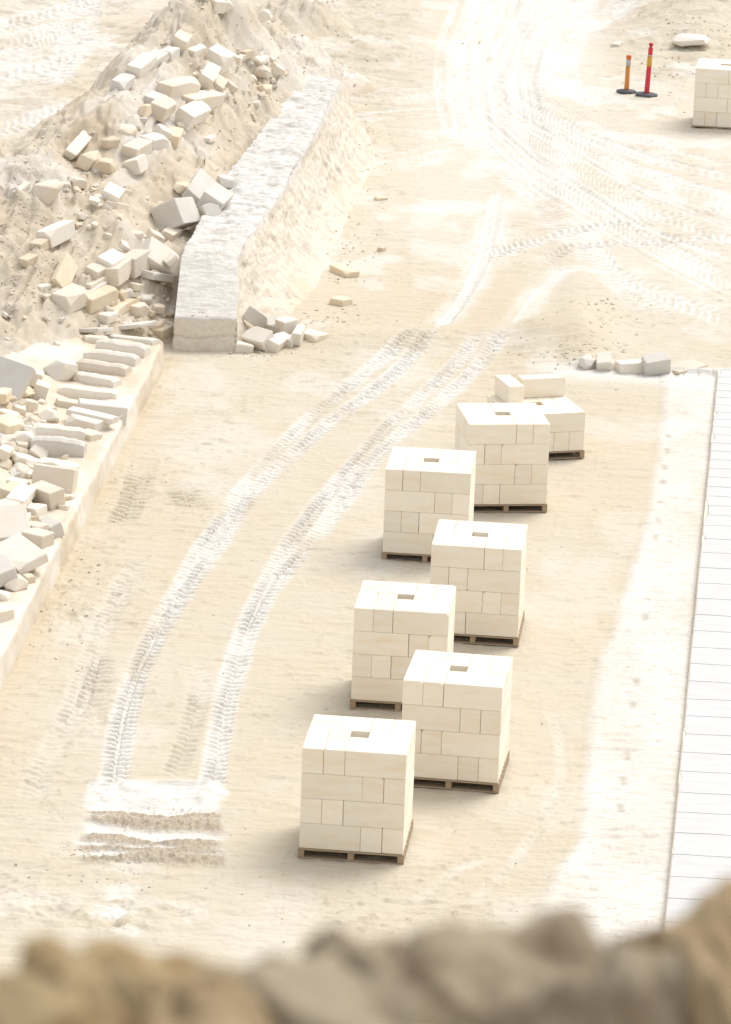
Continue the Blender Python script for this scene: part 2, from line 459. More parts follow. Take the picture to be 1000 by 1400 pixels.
    # older fainter prints
    track([(40,1100),(62,1040),(84,1000),(110,950),(140,860),(168,800),(190,765)], .34, .32, .012, seed=31, tread=.8)
    track([(235,1070),(255,1010),(272,960),(268,900)], .32, .15, .012, seed=41, dirt=.15)
    track([(160,720),(178,690),(192,650),(196,625)], .45, .1, .02, pitch=.18, seed=47, dirt=.15)
    track([(120,1000),(128,940),(140,890)], .42, .1, .02, seed=51)
    track([(265,700),(250,675),(230,655)], .5, .1, .022, seed=53, dirt=.2)
    # upper sweeps
    track([(600,450),(640,400),(660,360),(672,310),(676,270)], .55, .75, .012, seed=61, tread=.5, soft=.25)
    track([(705,448),(740,395),(775,365)], .5, .7, .012, seed=63, tread=.4, soft=.25)
    track([(655,355),(700,338),(760,325),(830,312),(920,300),(1010,292)], .5, .6, .015, axis='x', seed=65, pitch=.18, soft=.15, dirt=.3)
    track([(735,362),(780,343),(840,338),(920,335),(1010,330)], .5, .55, .015, axis='x', seed=67, pitch=.18, soft=.15, dirt=.3)
    up = [[(640,150),(690,195),(750,250),(830,300),(900,345),(1010,400)],[(650,120),(720,180),(800,240),(880,290),(1010,340)],[(670,110),(760,180),(860,235),(1010,285)],
          [(640,185),(720,255),(790,330),(830,380),(900,440)],[(690,130),(800,190),(900,225),(1010,250)],[(800,330),(840,380),(930,420),(1010,450)]]
    for i, t in enumerate(up):
        track(t, .62, .6, .014, axis='y' if i in (3,) else 'x', seed=71 + i * 3, pitch=.24, tread=.6, soft=.3, dirt=.2)
    for i, t in enumerate([[(650,190),(636,120),(640,60),(660,10),(668,-15)],[(700,170),(690,110),(700,60),(740,10),(752,-10)],[(730,150),(715,105),(740,55),(810,5),(826,-10)],[(780,140),(760,100),(790,60),(850,20),(885,-8)]]):
        track(t, .7, .9, .02, seed=95 + i * 3, pitch=.26, tread=.35, soft=.35)
    track([(490,235),(560,222),(640,205)], .9, .6, .01, axis='x', seed=111, tread=.1, soft=.5)
    track([(430,130),(500,140),(580,132),(640,128)], .8, .4, .012, axis='x', seed=113, tread=.2, soft=.5)
    for i, t in enumerate([[(-20,110),(50,95),(110,80),(128,60)],[(-20,75),(60,50),(120,20)],[(60,120),(100,70),(110,20),(118,-15)],[(-20,40),(60,20),(150,0)],[(-20,185),(60,160),(110,145)]]):
        track(t, .8, .8, .014, axis='x' if i != 2 else 'y', seed=121 + i * 3, pitch=.3, soft=.3, dirt=.3)
    q = np.random.default_rng(77)
    fam = [up[0], up[1], up[2], up[4], [(650,190),(636,120),(640,60),(660,10),(668,-15)], [(700,170),(690,110),(700,60),(740,10),(752,-10)], [(730,150),(715,105),(740,55),(810,5),(826,-10)],
           [(600,455),(640,400),(660,360),(672,310),(676,270)], [(705,450),(740,395),(775,365)], [(430,130),(500,140),(580,132),(640,128)], [(490,235),(560,222),(640,205)], [(-20,110),(50,95),(110,80),(128,60)], [(-20,40),(60,20),(150,0)]]
    ax = ['x', 'x', 'x', 'x', 'y', 'y', 'y', 'y', 'y', 'x', 'x', 'x', 'x']
    for i in range(64):
        f = q.integers(len(fam)); ox, oy = (q.uniform(-45, 45), q.uniform(-10, 10)) if ax[f] == 'y' else (q.uniform(-10, 10), q.uniform(-26, 26))
        if f in (7, 8): ox *= .35
        track([(a + ox, b + oy) for a, b in fam[f]], q.uniform(.07, .22), q.uniform(.3, 1.0), q.uniform(.006, .014), axis=ax[f], seed=200 + i, tread=q.choice([.1, .1, .6]), soft=.08, pitch=.2, dirt=.2)
    # arcs left by turning tyres near the stacks
    for i, t in enumerate([[(700,1130),(745,1105),(770,1060),(768,1010),(750,960)],[(640,1240),(700,1180),(745,1120)],[(560,1240),(620,1190),(690,1165)]]):
        track(t, .16, .45, .012, axis='y', seed=141 + i, tread=.2, soft=.1)
    # ------------------------------------------------ bucket scrape at the end of the tracks
    c0, c1, c2, c3 = at(114, 1178), at(300, 1180), at(128, 1072), at(298, 1086)
    fy = (y - c0[1]) / (c2[1] - c0[1])
    xl = c0[0] + (c2[0] - c0[0]) * fy - .03; xr = c1[0] + (c3[0] - c1[0]) * fy + .02
    yw = y + .06 * vnoise(x * 2.5, y * 0, 401) - (x - c0[0]) * (-.035)
    ej = .09 * fbm(x * 3, y * 3, 4, 405)
    inx = sstep(xl - .09, xl + .09, x + ej) * sstep(xr + .09, xr - .09, x + ej)
    def row(py, thick, hh, gg, wv=0.0, seed=0, x1=1.0):
        yc = at(200, py)[1] - .035 * (at(200, py)[0] - c0[0]) + .10 * vnoise(x * 1.8 + seed, x * 0, 411 + seed)
        th = thick * (.75 + .5 * vnoise(x * 2.3 + 3 * seed, x * 0, 421 + seed))
        r = np.exp(-np.abs((y - yc) / th) ** 3) * inx
        return r, hh, gg, wv
    inrow = inx * (y > at(200, 1182)[1]) * (y < at(200, 1075)[1])
    plate = inrow
    white += .95 * plate; warm *= 1 - .85 * plate; grit *= 1 - plate
    z -= .03 * plate
    bumpy = inx * sstep(0, .3, y - at(200, 1108)[1]) * sstep(0, .3, at(200, 1064)[1] - y)
    z += bumpy * (.06 + .07 * fbm(x * 3, y * 2.4, 3, 431)); white += bumpy * .6
    gr = np.clip(.5 + 1.1 * fbm(x * 22, y * 16, 2, 441, .6), 0, 1.4)
    for (py, th, hh, gg, sd) in [(1113, .10, .05, .8, 1), (1126, .19, .08, .9, 2), (1149, .12, .06, .8, 3), (1162, .10, .05, .75, 4), (1174, .20, .085, .95, 5)]:
        r, hh, gg, wv = row(py, th, hh, gg, 0, sd)
        z += r * hh * (.5 + .45 * gr); white *= 1 - r; grit += r * gg * 1.7
    sp = inx * np.exp(-((y - at(200, 1195)[1]) / .35) ** 2)
    z += .02 * sp * np.maximum(fbm(x * 7, y * 6, 3, 451), 0)
    # chalky scrape below it
    for (px, py, sx, sy, a) in [(170,1230,.22,1.0,.7),(175,1265,.5,.35,.6),(60,1235,.9,.35,.45),(60,1255,1.0,.2,.5),(250,1245,.3,.4,.35)]:
        c = at(px, py)
        g_ = np.exp(-((x - c[0]) / sx) ** 2 - ((y - c[1]) / sy) ** 2)
        white += a * g_ * sstep(-.3, .4, fbm(x * 2, y * 3, 4, 461)); z += .04 * g_ * fbm(x * 6, y * 5, 3, 465)
    # fade borders below the outer sheet
    bd = np.minimum(np.minimum((1 - np.abs(u))[None, :] * 8, 1), np.minimum(np.linspace(0, 40, nr), 1)[:, None] * np.minimum(np.linspace(40, 0, nr), 1)[:, None])
    z = (z + .0) * bd - .12 * (1 - bd)
    V = np.stack([x, y, z], -1).reshape(-1, 3)
    Q = grid_quads(nr, nc)
    K = np.stack([white, warm, grit], -1).reshape(-1, 3)
    # outer coarse sheet to the horizon
    base = len(V)
    n2 = 61
    gx = np.sign(np.linspace(-1, 1, n2)) * np.abs(np.linspace(-1, 1, n2)) ** 3 * 3000
    gx2, gy2 = np.meshgrid(gx, gx + 60)
    gz = np.full_like(gx2, -.11)
    V2 = np.stack([gx2, gy2, gz], -1).reshape(-1, 3)
    K2 = np.zeros((len(V2), 3)); K2[:, 0] = .35; K2[:, 1] = .35; K2[:, 2] = .12
    o = mesh_np('quarry_floor', np.r_[V, V2], np.r_[Q, grid_quads(n2, n2) + base], M['ground'], mask=np.r_[K, K2])
    tag(o, kind='structure')
build_ground()

# ------------------------------------------------------------------ spoil mound
def build_mound():
    nx, ny = 520, 620
    xs = np.linspace(-13.5, 1.2, nx); ys = np.linspace(63.5, 103, ny)
    x, y = np.meshgrid(xs, ys)
    z = mound_smooth(x, y)
    on = sstep(-.05, .5, z)
    a = R(14)                                    # grain direction of the tipped faces
    u = x * math.cos(a) - y * math.sin(a); v = x * math.sin(a) + y * math.cos(a)
    z0 = z.copy()
    z = z + on * (.16 * fbm(x * .55, y * .5, 3, 501) + .17 * (1 - np.abs(afbm(u * 1.7, v * .38, 3, 511, .55))) - .11)
    z += on * .12 * afbm(u * 5, v * 1.1, 3, 521, .6) - on * .10 * np.maximum(.16 - np.abs(afbm(u * 2.6, v * .55, 3, 525, .6)), 0) / .16 * sstep(-.1, .3, fbm(x * .6, y * .5, 2, 527))
    rk = fbm(x * .5 + 4, y * .4, 3, 531)
    rockf = sstep(-.05, .35, rk)
    z += on * (.03 + .07 * rockf) * fbm(x * 4.5, y * 3.5, 4, 541, .65)
    z += on * .09 * rockf * np.maximum(fbm(x * 9, y * 8, 3, 551), 0)
    wx = x + .12 * fbm(x * 3, y * 3, 2, 545); wy = y + .12 * fbm(x * 3 + 7, y * 3, 2, 547)
    pat = sstep(-.05, .3, fbm(x * .8 + 2, y * .6, 3, 549))
    z += on * (.04 + .11 * pat) * np.maximum(facets(wx * 1.9, wy * 1.5, 5), -.15)
    z += on * (.02 + .045 * sstep(-.1, .3, fbm(x * 1.1 + 7, y * .8, 3, 553))) * facets(wx * 5.5, wy * 4.5, 6)
    # slumped hollow with rubble at the left
    c = at(110, 250, 2.0)
    hol = np.exp(-((x - c[0]) / .75) ** 2 - ((y - c[1]) / 2.2) ** 2)
    z -= .28 * hol
    white = .75 * sstep(0, .6, afbm(u * 1.3 + 3, v * .25, 4, 561)) + .35 * sstep(.2, .7, fbm(x * 1.2, y, 3, 571))
    warm = .85 * sstep(.05, .6, fbm(x * .45 + 2, y * .33, 3, 581)) + .6 * hol + .5 * sstep(.3, .7, afbm(u * 2.5, v * .5, 3, 585))
    grit = .55 * sstep(-.05, .5, fbm(x * 3, y * 3, 4, 591)) * (.4 + rockf)
    V = np.stack([x, y, z], -1).reshape(-1, 3)
    K = np.stack([white, warm, grit], -1).reshape(-1, 3)
    Q = grid_quads(ny, nx)
    low = z.reshape(-1) < -.2
    Q = Q[~low[Q].all(1)]
    o = mesh_np('spoil_hill', V, Q, M['mound'], mask=K)
    tag(o, kind='structure')
    return x, y, z
build_mound()

# ------------------------------------------------------------------ left ledge and right bench
def build_ledge():
    ys = np.arange(37, LEDGE_END + .001, .05)
    prof = [(-.03, -.08), (-.02, .03), (-.012, .10), (0, .18), (.004, .26), (.008, .33), (.014, .375), (.03, .395), (.06, .40)]
    d = np.r_[np.arange(.1, 2.5, .05), np.arange(2.5, 10.5, .4)]
    rows = []; mk = []
    for yy in ys:
        xe = ledge_x(yy)
        n1 = float(vnoise(np.array([yy * .9]), np.array([0.]), 601)[0]); 
        r = []
        for dx, zz in prof:
            r.append((xe - dx - .025 * n1 * (zz / .4), yy, zz))
        for dd in d: r.append((xe - dd, yy, np.nan))
        rows.append(r)
    A = np.array(rows)
    nanm = np.isnan(A[..., 2])
    tz = ledge_top(A[..., 0] - 1e-4, np.minimum(A[..., 1], LEDGE_END - .01))
    A[..., 2] = np.where(nanm, tz, A[..., 2])
    x, y, z = A[..., 0], A[..., 1], A[..., 2]
    dd = ledge_x(y) - x
    saw = np.maximum(0, vnoise(y * .35, dd * 0, 611)) * (np.abs((y * 3.2 + z * 5) % 1 - .5) > .44) * (z > .02) * (dd < .05)
    A[..., 0] -= .012 * saw
    A[..., 0] += .03 * fbm(y * 3, z * 4 + dd, 3, 616) * (z > .0) * (dd < .08)
    A[..., 2] += np.where(dd > .05, .018 * afbm(x * 5, y * 3, 3, 621) + .03 * np.maximum(fbm(x * 6, y * 5, 3, 625), 0), 0)
    face = sstep(.12, .02, dd)
    warm = .6 * face * sstep(.22, .0, z) + .5 * sstep(.0, .6, fbm(x, y * .7, 3, 631)) * (1 - face) + .35 * face * sstep(0, .6, fbm(y * .8, z * 3, 3, 635))
    white = .55 * sstep(-.2, .5, fbm(x * 1.2, y * .8, 3, 641))
    grit = .35 * sstep(.1, .6, fbm(x * 4, y * 3, 3, 651)) * (1 - face)
    nr, nc = A.shape[:2]
    V = A.reshape(-1, 3); Q = grid_quads(nr, nc)
    # far end wall
    end = np.arange((nr - 1) * nc, nr * nc)
    V2 = V[end].copy(); V2[:, 2] = -.1; V2[:, 1] += .02
    k = len(V)
    Q2 = np.stack([end[:-1], end[1:], k + np.arange(1, nc), k + np.arange(nc - 1)], -1)
    K = np.stack([white, warm, grit], -1).reshape(-1, 3)
    o = mesh_np('quarry_ledge', np.r_[V, V2], np.r_[Q, Q2], M['ledge'], mask=np.r_[K, K[end]])
    tag(o, kind='structure')
build_ledge()

def build_bench():
    m, nt, b = new_mat('sawn_bench_stone')
    a = attr(nt, 'mask'); sep = nd(nt, 'ShaderNodeSeparateColor'); nt.links.new(a.outputs['Color'], sep.inputs[0])
    v = coords(nt, scale=(1.0, 7, 1), rot=(0, 0, R(-3)))
    n1 = noise(nt, v, 2.2, 5, .6); n2 = noise(nt, coords(nt), 30, 3, .6); n0 = noise(nt, coords(nt), .8, 3)
    c = mixc(nt, ramp(nt, n1, .35, .7), (.615, .61, .605), (.54, .535, .53))
    c = mixc(nt, math_(nt, 'MULTIPLY', ramp(nt, n0, .5, .75), .5), c, (.60, .58, .545))
    c = mixc(nt, math_(nt, 'MULTIPLY', ramp(nt, n2, .64, .8), .4), c, (.52, .47, .40))
    c = mixc(nt, sep.outputs[1], c, (.70, .625, .51))
    c = mixc(nt, sep.outputs[2], c, (.40, .37, .335))
    nt.links.new(c, b.inputs['Base Color']); bump(nt, b, math_(nt, 'ADD', n1, n2), .3, .01)
    cuts = []
    pys = [497,505,515,524,534,543,553,563,573,583,594,605,616,628,640,652,665,678,691,704,718,736,755,776,797,818,840,862,885,907,931,955,978,1003,1028,1054,1083,1110,1138,1168,1198,1228,1260,1294]
    cuts = sorted({round(float(at(985 - (p - 500) * .102 + 4, p, BENCH_H)[1]), 3) for p in pys})
    ys = []
    for i, cy in enumerate(cuts[:-1]):
        w = .008 + .004 * random.random()
        ys += [(cy - w, 0), (cy - w * .5, -1), (cy + w * .5, -1), (cy + w, 0)]
        nx_ = cuts[i + 1]
        for t in np.linspace(cy + .04, nx_ - .04, 8): ys.append((t, 0))
    y0 = ys[0][0]
    ys = [(37 + i * .25, 0) for i in range(int((y0 - 37) / .25))] + ys
    ys = [q for q in ys if q[0] < BENCH_END - .005]
    ys.append((BENCH_END, 0))
    xs = np.r_[np.linspace(0.03, 2.4, 60), np.linspace(2.6, 12, 24)]
    Vs = []; G = []
    for yy, k in ys:
        xe = bench_x(yy)
        row = [(xe, yy, -.08), (xe + .0, yy, .12), (xe + .004, yy, BENCH_H - .012), (xe + .012, yy, BENCH_H - .002 + k * .03)]
        g = [0, .0, .0, .55 * (-k)]
        for d in xs:
            row.append((xe + d, yy - d * .055, BENCH_H + k * .035)); g.append(.55 * (-k))
        Vs.append(row); G.append(g)
    A = np.array(Vs)
    x, y = A[..., 0], A[..., 1]
    n = vnoise(y * 1.1, x * 0, 701) 
    A[:, :4, 0] += (.003 * n)[:, :4]
    chip = np.maximum(vnoise(y * 3.3, x * 0, 711) - .55, 0)
    A[:, 2:5, 0] += (chip * .08)[:, 2:5]; A[:, 3:4, 2] -= (chip * .05)[:, 3:4]
    A[:, 4:, 2] += .006 * fbm(x * 3, y * 3, 3, 721)[:, 4:]
    nr, nc = A.shape[:2]
    V = A.reshape(-1, 3); Q = grid_quads(nr, nc)[:, ::-1]
    end = np.arange((nr - 1) * nc, nr * nc)
    V2 = V[end].copy(); V2[:, 2] = -.1; V2[:, 1] += .01
    k = len(V); Q2 = np.stack([end[:-1], k + np.arange(nc - 1), k + np.arange(1, nc), end[1:]], -1)
    G = np.array(G); K = np.zeros((nr, nc, 3)); K[..., 2] = G * .75; K[:, :3, 1] = 1; K = K.reshape(-1, 3)
    o = mesh_np('quarry_bench', np.r_[V, V2], np.r_[Q, Q2], m, mask=np.r_[K, K[end]], smooth=False)
    tag(o, kind='structure')
build_bench()

# ------------------------------------------------------------------ uncut rock wall
def build_ridge():
    m, nt, b = new_mat('uncut_rock')
    a = attr(nt, 'mask'); sep = nd(nt, 'ShaderNodeSeparateColor'); nt.links.new(a.outputs['Color'], sep.inputs[0])
    va = coords(nt, scale=(1.2, 5, 3)); v = coords(nt)
    n1 = noise(nt, va, 3, 5, .65, .5); n2 = noise(nt, v, 14, 5, .65); n3 = noise(nt, v, 1.2, 3)
    cream = mixc(nt, ramp(nt, n2, .35, .7), (.73, .665, .57), (.64, .575, .48))
    cream = mixc(nt, math_(nt, 'MULTIPLY', sep.outputs[1], ramp(nt, n3, .3, .6)), cream, (.58, .45, .30))
    grey = mixc(nt, ramp(nt, n1, .36, .62), (.76, .745, .72), (.52, .50, .47))
    c = mixc(nt, sep.outputs[0], cream, grey)
    c = mixc(nt, sep.outputs[2], c, (.36, .32, .27))
    nt.links.new(c, b.inputs['Base Color']); bump(nt, b, math_(nt, 'ADD', n1, n2), .6, .03)
    ns = 420
    Y = np.linspace(RS[0, 0], RS[-1, 0], ns)
    k = [np.interp(Y, RS[:, 0], RS[:, i]) for i in range(1, 6)]
    ker = np.ones(7) / 7
    k = [np.r_[q[:1], np.convolve(np.pad(q, 3, mode='edge'), ker, 'valid')[1:]] for q in k]
    n_l, n_t, n_r = 14, 70, 90
    P = []; MK = []
    for i in range(ns):
        lx, lz, rx, rz, bx = [q[i] for q in k]
        left = [(lx - .04 * (1 - t), -.1 + (lz + .1) * t) for t in np.linspace(0, 1, n_l, endpoint=False)]
        top = [(lx + (rx - lx) * t, lz + (rz - lz) * t) for t in np.linspace(0, 1, n_t, endpoint=False)]
        right = []
        for t in np.linspace(0, 1, n_r):
            f = t ** .85
            cx = rx + (bx - rx) * (.45 * t + .55 * t ** 3.2)
            right.append((cx, rz + (-.12 - rz) * t))
        P.append(left + top + right)
    P = np.array(P)                       # ns, nc, (x,z)
    nc = P.shape[1]
    x = P[..., 0]; z = P[..., 1]; y = np.repeat(Y[:, None], nc, 1)
    idx = np.arange(nc)
    istop = ((idx >= n_l) & (idx < n_l + n_t))[None, :] * 1.0
    tt = np.clip((idx - n_l) / n_t, 0, 1)[None, :]
    isr = (idx >= n_l + n_t)[None, :] * 1.0
    tr = np.clip((idx - n_l - n_t) / n_r, 0, 1)[None, :]
    far = sstep(68.7, 69.0, y + .12 * vnoise(x * 3, y * 0, 807))
    edge_n = fbm(y * 1.1, y * 0 + 3, 3, 801)
    # smooth near table, rough beyond
    dz = istop * (far * (.06 * afbm(x * 1.4, y * 4.2, 4, 811, .6) + .05 * fbm(x * 5, y * 6, 3, 815)) + (1 - far) * .012 * fbm(x * 3, y * 2, 3, 821))
    step = istop * .0 * sstep(70.4, 70.9, y + .25 * fbm(x * 2.2, y * 0, 3, 825) * 1.0)
    soft = istop * np.exp(-((1 - tt) / .07) ** 2) * (.05 + .06 * edge_n) * far
    z = z + dz + step * (1 - tt * .5) - soft - isr * 0
    rr = isr * np.minimum(1, tr * 8) * np.minimum(1, (1 - tr) * 6)
    d1 = .09 * fbm(y * 1.0 + z * .6, z * 2.2 - y * .3, 4, 831, .6) + .07 * (np.abs(fbm(y * 2.6 + z * 1.6, z * 3 - y, 3, 841)) - .25) + .03 * fbm(y * 8, z * 9, 3, 845, .6)
    d1 = .6 * d1 + .022 * afbm(y * 7 + tr * 2.5, tr * 2.2, 3, 855, .6) + .02 * afbm(y * 2.4 + tr * 1.2, tr * 1.1, 2, 857)
    x = x + rr * d1 * (.5 + .5 * sstep(68, 69.5, y)) + isr * (1 - np.minimum(1, tr * 8)) * edge_n * .06
    z = z + rr * .35 * d1
    y = y + (rr * .06 * fbm(y * 3, z * 4, 3, 851)) * sstep(67.7, 68.3, y)
    white = istop * (.9) + isr * .75 * sstep(.16, .0, tr + .05 * edge_n) * far
    white = np.clip(white + (1 - istop) * (1 - isr) * .5, 0, 1)
    white = white * (.75 + .25 * sstep(70.4, 71, y))
    warm = .55 * isr * (sstep(.55, 1.0, tr + .2 * fbm(y * .9, z * 2, 3, 861)) * sstep(74, 69, y) + .5 * sstep(.3, .0, tr)) + isr * .35 * sstep(.1, .6, fbm(y * .6, z, 3, 865))
    grit = isr * .35 * sstep(.2, .6, fbm(y * 5 + z * 4, z * 6, 3, 871)) + istop * far * .35 * sstep(.15, .55, afbm(x * 1.2, y * 5, 3, 875))
    V = np.stack([x, y, z], -1).reshape(-1, 3)
    K = np.stack([white, warm, grit], -1).reshape(-1, 3)
    Q = grid_quads(ns, nc)[:, ::-1]
    # front end wall: columns hanging from the first row
    base = len(V); nv = 46
    row = V[:nc]
    fr = []; fk = []
    for j in range(1, nv + 1):
        t = j / nv
        r = row.copy()
        r[:, 2] = row[:, 2] + (-.12 - row[:, 2]) * t
        bul = .035 * fbm(r[:, 0] * 2.2, r[:, 2] * 3.2, 4, 881) * min(1, t * 5) - .03 * t
        seam = np.exp(-((r[:, 2] - .22 - .03 * np.sin(r[:, 0] * 5)) / .02) ** 2) * .02
        r[:, 1] = row[:, 1] + bul + seam - .06 * t * np.clip(row[:, 2] / .4, 0, 1)
        fr.append(r); 
        kk = np.zeros((nc, 3)); kk[:, 1] = .12 * t; kk[:, 2] = seam * 10; fk.append(kk)
    V = np.r_[V, np.concatenate(fr)]; K = np.r_[K, np.concatenate(fk)]
    ids = np.r_[np.arange(nc)[None, :], (base + np.arange(nv * nc)).reshape(nv, nc)]
    Q2 = np.stack([ids[:-1, :-1], ids[:-1, 1:], ids[1:, 1:], ids[1:, :-1]], -1).reshape(-1, 4)
    o = mesh_np('rock_wall', V, np.r_[Q, Q2], m, mask=K)
    tag(o, 'long uncut ridge of rock with grey weathered top and rough cream side', 'rock wall')
build_ridge()

# ------------------------------------------------------------------ broken stones
def hull_stone(l, w, t, chips=2, jit=.05, seed=0, bev=.012):
    r = random.Random(seed)
    pts = []
    corners = [(sx, sy, sz) for sx in (-1, 1) for sy in (-1, 1) for sz in (-1, 1)]
    chipped = set(r.sample(range(8), chips))
    for i, (sx, sy, sz) in enumerate(corners):
        p = Vector((sx * l / 2 * (1 - r.random() * jit * 1.6), sy * w / 2 * (1 - r.random() * jit), sz * t / 2 * (1 - r.random() * jit)))
        if i in chipped:
            a, b_, c = r.uniform(.1, .45), r.uniform(.1, .5), r.uniform(.1, .6)
            pts += [p - Vector((sx * l * a, 0, 0)), p - Vector((0, sy * w * b_, 0)), p - Vector((0, 0, sz * t * c))]
            pts.append(p - Vector((sx * l * a, sy * w * b_, sz * t * c)) * .36)
        else: pts.append(p)
    bm = bmesh.new()
    for p in pts: bm.verts.new(p)
    res = bmesh.ops.convex_hull(bm, input=list(bm.verts))
    bmesh.ops.delete(bm, geom=[v for v in bm.verts if not v.link_faces], context='VERTS')
    bmesh.ops.dissolve_limit(bm, angle_limit=R(4), verts=list(bm.verts), edges=list(bm.edges))
    bmesh.ops.bevel(bm, geom=list(bm.edges), offset=min(bev, .12 * min(w, t)), segments=1, affect='EDGES', profile=.6)
    return bm
def boulder_bm(l, w, t, seed=0, sub=3, amp=.22, facet=True):
    bm = bmesh.new(); bmesh.ops.create_icosphere(bm, subdivisions=sub, radius=1)
    r = np.random.default_rng(seed)
    planes = [(Vector(r.normal(size=3)).normalized(), r.uniform(.62, .9)) for _ in range(9 if facet else 4)]
    off = r.uniform(0, 50, 3)
    for v in bm.verts:
        p = v.co.normalized()
        for n, d in planes:
            k = p.dot(n)
            if k > d: p = p - n * (k - d)
        nz = float(fbm(np.array([p.x * 1.7 + off[0] + p.z]), np.array([p.y * 1.7 + off[1] - p.z * .7]), 4, 900)[0])
        p = p * (1 + amp * nz)
        v.co = Vector((p.x * l / 2, p.y * w / 2, p.z * t / 2))
    return bm
def offcut_bm(l, w, t, seed=0):
    """long slab off the saw: flat underside and back, broken rounded top"""
    r = np.random.default_rng(seed); o1 = r.uniform(0, 90)
    ns, prof = 22, [(-.5, -.5), (-.5, .1), (-.42, .38), (-.2, .5), (.1, .48), (.36, .34), (.48, .1), (.5, -.5)]
    bm = bmesh.new(); rows = []
    for i in range(ns + 1):
        s = i / ns
        n1, n2, n3 = [float(fbm(np.array([s * 4 + o1]), np.array([q]), 3, 920)[0]) for q in (1.5, 7.5, 13.5)]
        taper = 1 - .25 * max(0, .12 - s) / .12 - .3 * max(0, s - .9) / .1
        row = []
        for a, b_ in prof:
            zz = b_ * t * ((1 + .28 * n1) * taper if b_ > -.4 else 1)
            yy = a * w * (1 + (.22 * n2 if a < 0 else .12 * n3) * (b_ > -.4))
            row.append(bm.verts.new((l * (s - .5) + .02 * n3 * (i in (0, ns)), yy, zz)))
        rows.append(row)
    for i in range(ns):
        for j in range(len(prof)):
            k = (j + 1) % len(prof)
            bm.faces.new((rows[i][j], rows[i + 1][j], rows[i + 1][k], rows[i][k]))
    bm.faces.new(rows[0]); bm.faces.new(rows[-1][::-1])
    bmesh.ops.recalc_face_normals(bm, faces=bm.faces)
    return bm
def angular_bm(l, w, t, seed=0):
    r = np.random.default_rng(seed); bm = bmesh.new()
    for i in range(22):
        p = r.normal(size=3); p /= np.abs(p).max() ** .55 * np.linalg.norm(p) ** .45
        p *= r.uniform(.82, 1.0); bm.verts.new((p[0] * l * .5, p[1] * w * .5, p[2] * t * .5))
    bmesh.ops.convex_hull(bm, input=list(bm.verts))
    bmesh.ops.delete(bm, geom=[v for v in bm.verts if not v.link_faces], context='VERTS')
    bmesh.ops.dissolve_limit(bm, angle_limit=R(14), verts=list(bm.verts), edges=list(bm.edges))
    bmesh.ops.bevel(bm, geom=list(bm.edges), offset=.012, segments=1, affect='EDGES')
    return bm
_seed = [100]
def stone(name, p1, p2, w, t, label, mat='fresh', roll=0, kind='block', h=None, chips=2, z1=0, z2=0, group=None, cat='stone block', jit=.06):
    """a stone whose long axis is seen from pixel p1 to pixel p2, lying on the surface there"""
    hh = t * .26 if h is None else h * .85
    A = hit(p1[0], p1[1], hh + z1); B = hit(p2[0], p2[1], hh + z2)
    d0 = B - A
    # the two ends of one lying stone cannot lie much farther apart in depth than across
    pl = math.hypot(p2[0] - p1[0], p2[1] - p1[1]) / FPX * .5 * (A[1] + B[1]) * 1.02
    w *= 1.1; t *= 1.1
    mx = max(1.75 * pl, .1)
    if np.linalg.norm(d0) > mx:
        mid = (A + B) / 2; d0 = d0 / np.linalg.norm(d0) * mx
        A = mid - d0 / 2; B = mid + d0 / 2
    _seed[0] += 1
    l = float(np.linalg.norm(d0)) * 1.06
    if kind == 'block': bm = hull_stone(l, w, t, chips, jit, _seed[0])
    elif kind == 'offcut': bm = offcut_bm(l, w, t, _seed[0])
    else: bm = angular_bm(l * 1.1, w * 1.1, t * 1.1, _seed[0])
    o = bm_obj(name, bm, M[mat])
    X = Vector(d0).normalized()
    Z = Vector((0, 0, 1)); Z = (Z - X * Z.dot(X)).normalized()
    Yv = Z.cross(X)
    rot = Matrix((X, Yv, Z)).transposed().to_4x4()
    o.matrix_world = Matrix.Translation(Vector((A + B) / 2)) @ rot @ Matrix.Rotation(R(roll), 4, 'X')
    tag(o, label, cat, group)
    return o

GM = 'broken blocks tipped on the spoil slope'
def mb(p1, p2, w, t, label, mat='fresh', roll=0, **k):
    stone(k.pop('name', 'rubble_block'), p1, p2, w, t, label, mat, roll, group=GM, **k)
mb((247,142),(301,133), .30,.25,'long cream block lying level in the middle of the block pile on the slope',roll=12)
mb((240,172),(285,150), .30,.28,'long block lowest in the upper slope pile, its pale left end tilted up','pale',roll=28)
mb((218,131),(270,119), .28,.26,'long grey-cream block along the upper rim of the slope pile',roll=10)
mb((200,147),(221,135), .26,.24,'short block continuing the upper rim of the slope pile downhill','grey',roll=15)
mb((206,165),(237,142), .30,.24,'oblong block lying just below the upper rim of the slope pile',roll=20)
mb((231,192),(243,166), .24,.22,'yellowish block standing nearly upright at the foot of the slope pile','warm',roll=10)
mb((213,178),(227,185), .24,.24,'small white cube wedged at the foot of the slope pile','pale',roll=20)
mb((198,196),(222,190), .28,.20,'squat block left of the small white cube in the slope pile','grey',roll=10)
mb((289,86),(308,76), .38,.34,'big white cube crowning the block pile on the slope','pale',roll=24)
mb((277,123),(292,97), .26,.24,'tall pale block leaning below the big white cube on the slope','pale',roll=30)
mb((294,122),(304,106), .22,.14,'thin slab leaning right of the tall pale block on the slope','fresh',roll=35)
mb((313,87),(329,78), .22,.2,'cream block just right of the big white cube on the slope','fresh',roll=15)
mb((256,63),(278,53), .2,.18,'pointed cream block on the upper slope near the crest','pale',roll=10)
mb((242,62),(253,49), .26,.24,'square cream block on the upper slope below the crest','fresh',roll=20)
mb((225,71),(239,63), .24,.2,'small block half buried in the ridge of earth below the crest','grey')
mb((200,88),(221,75), .26,.22,'low block half buried along the earth rib on the upper slope','grey',roll=10)
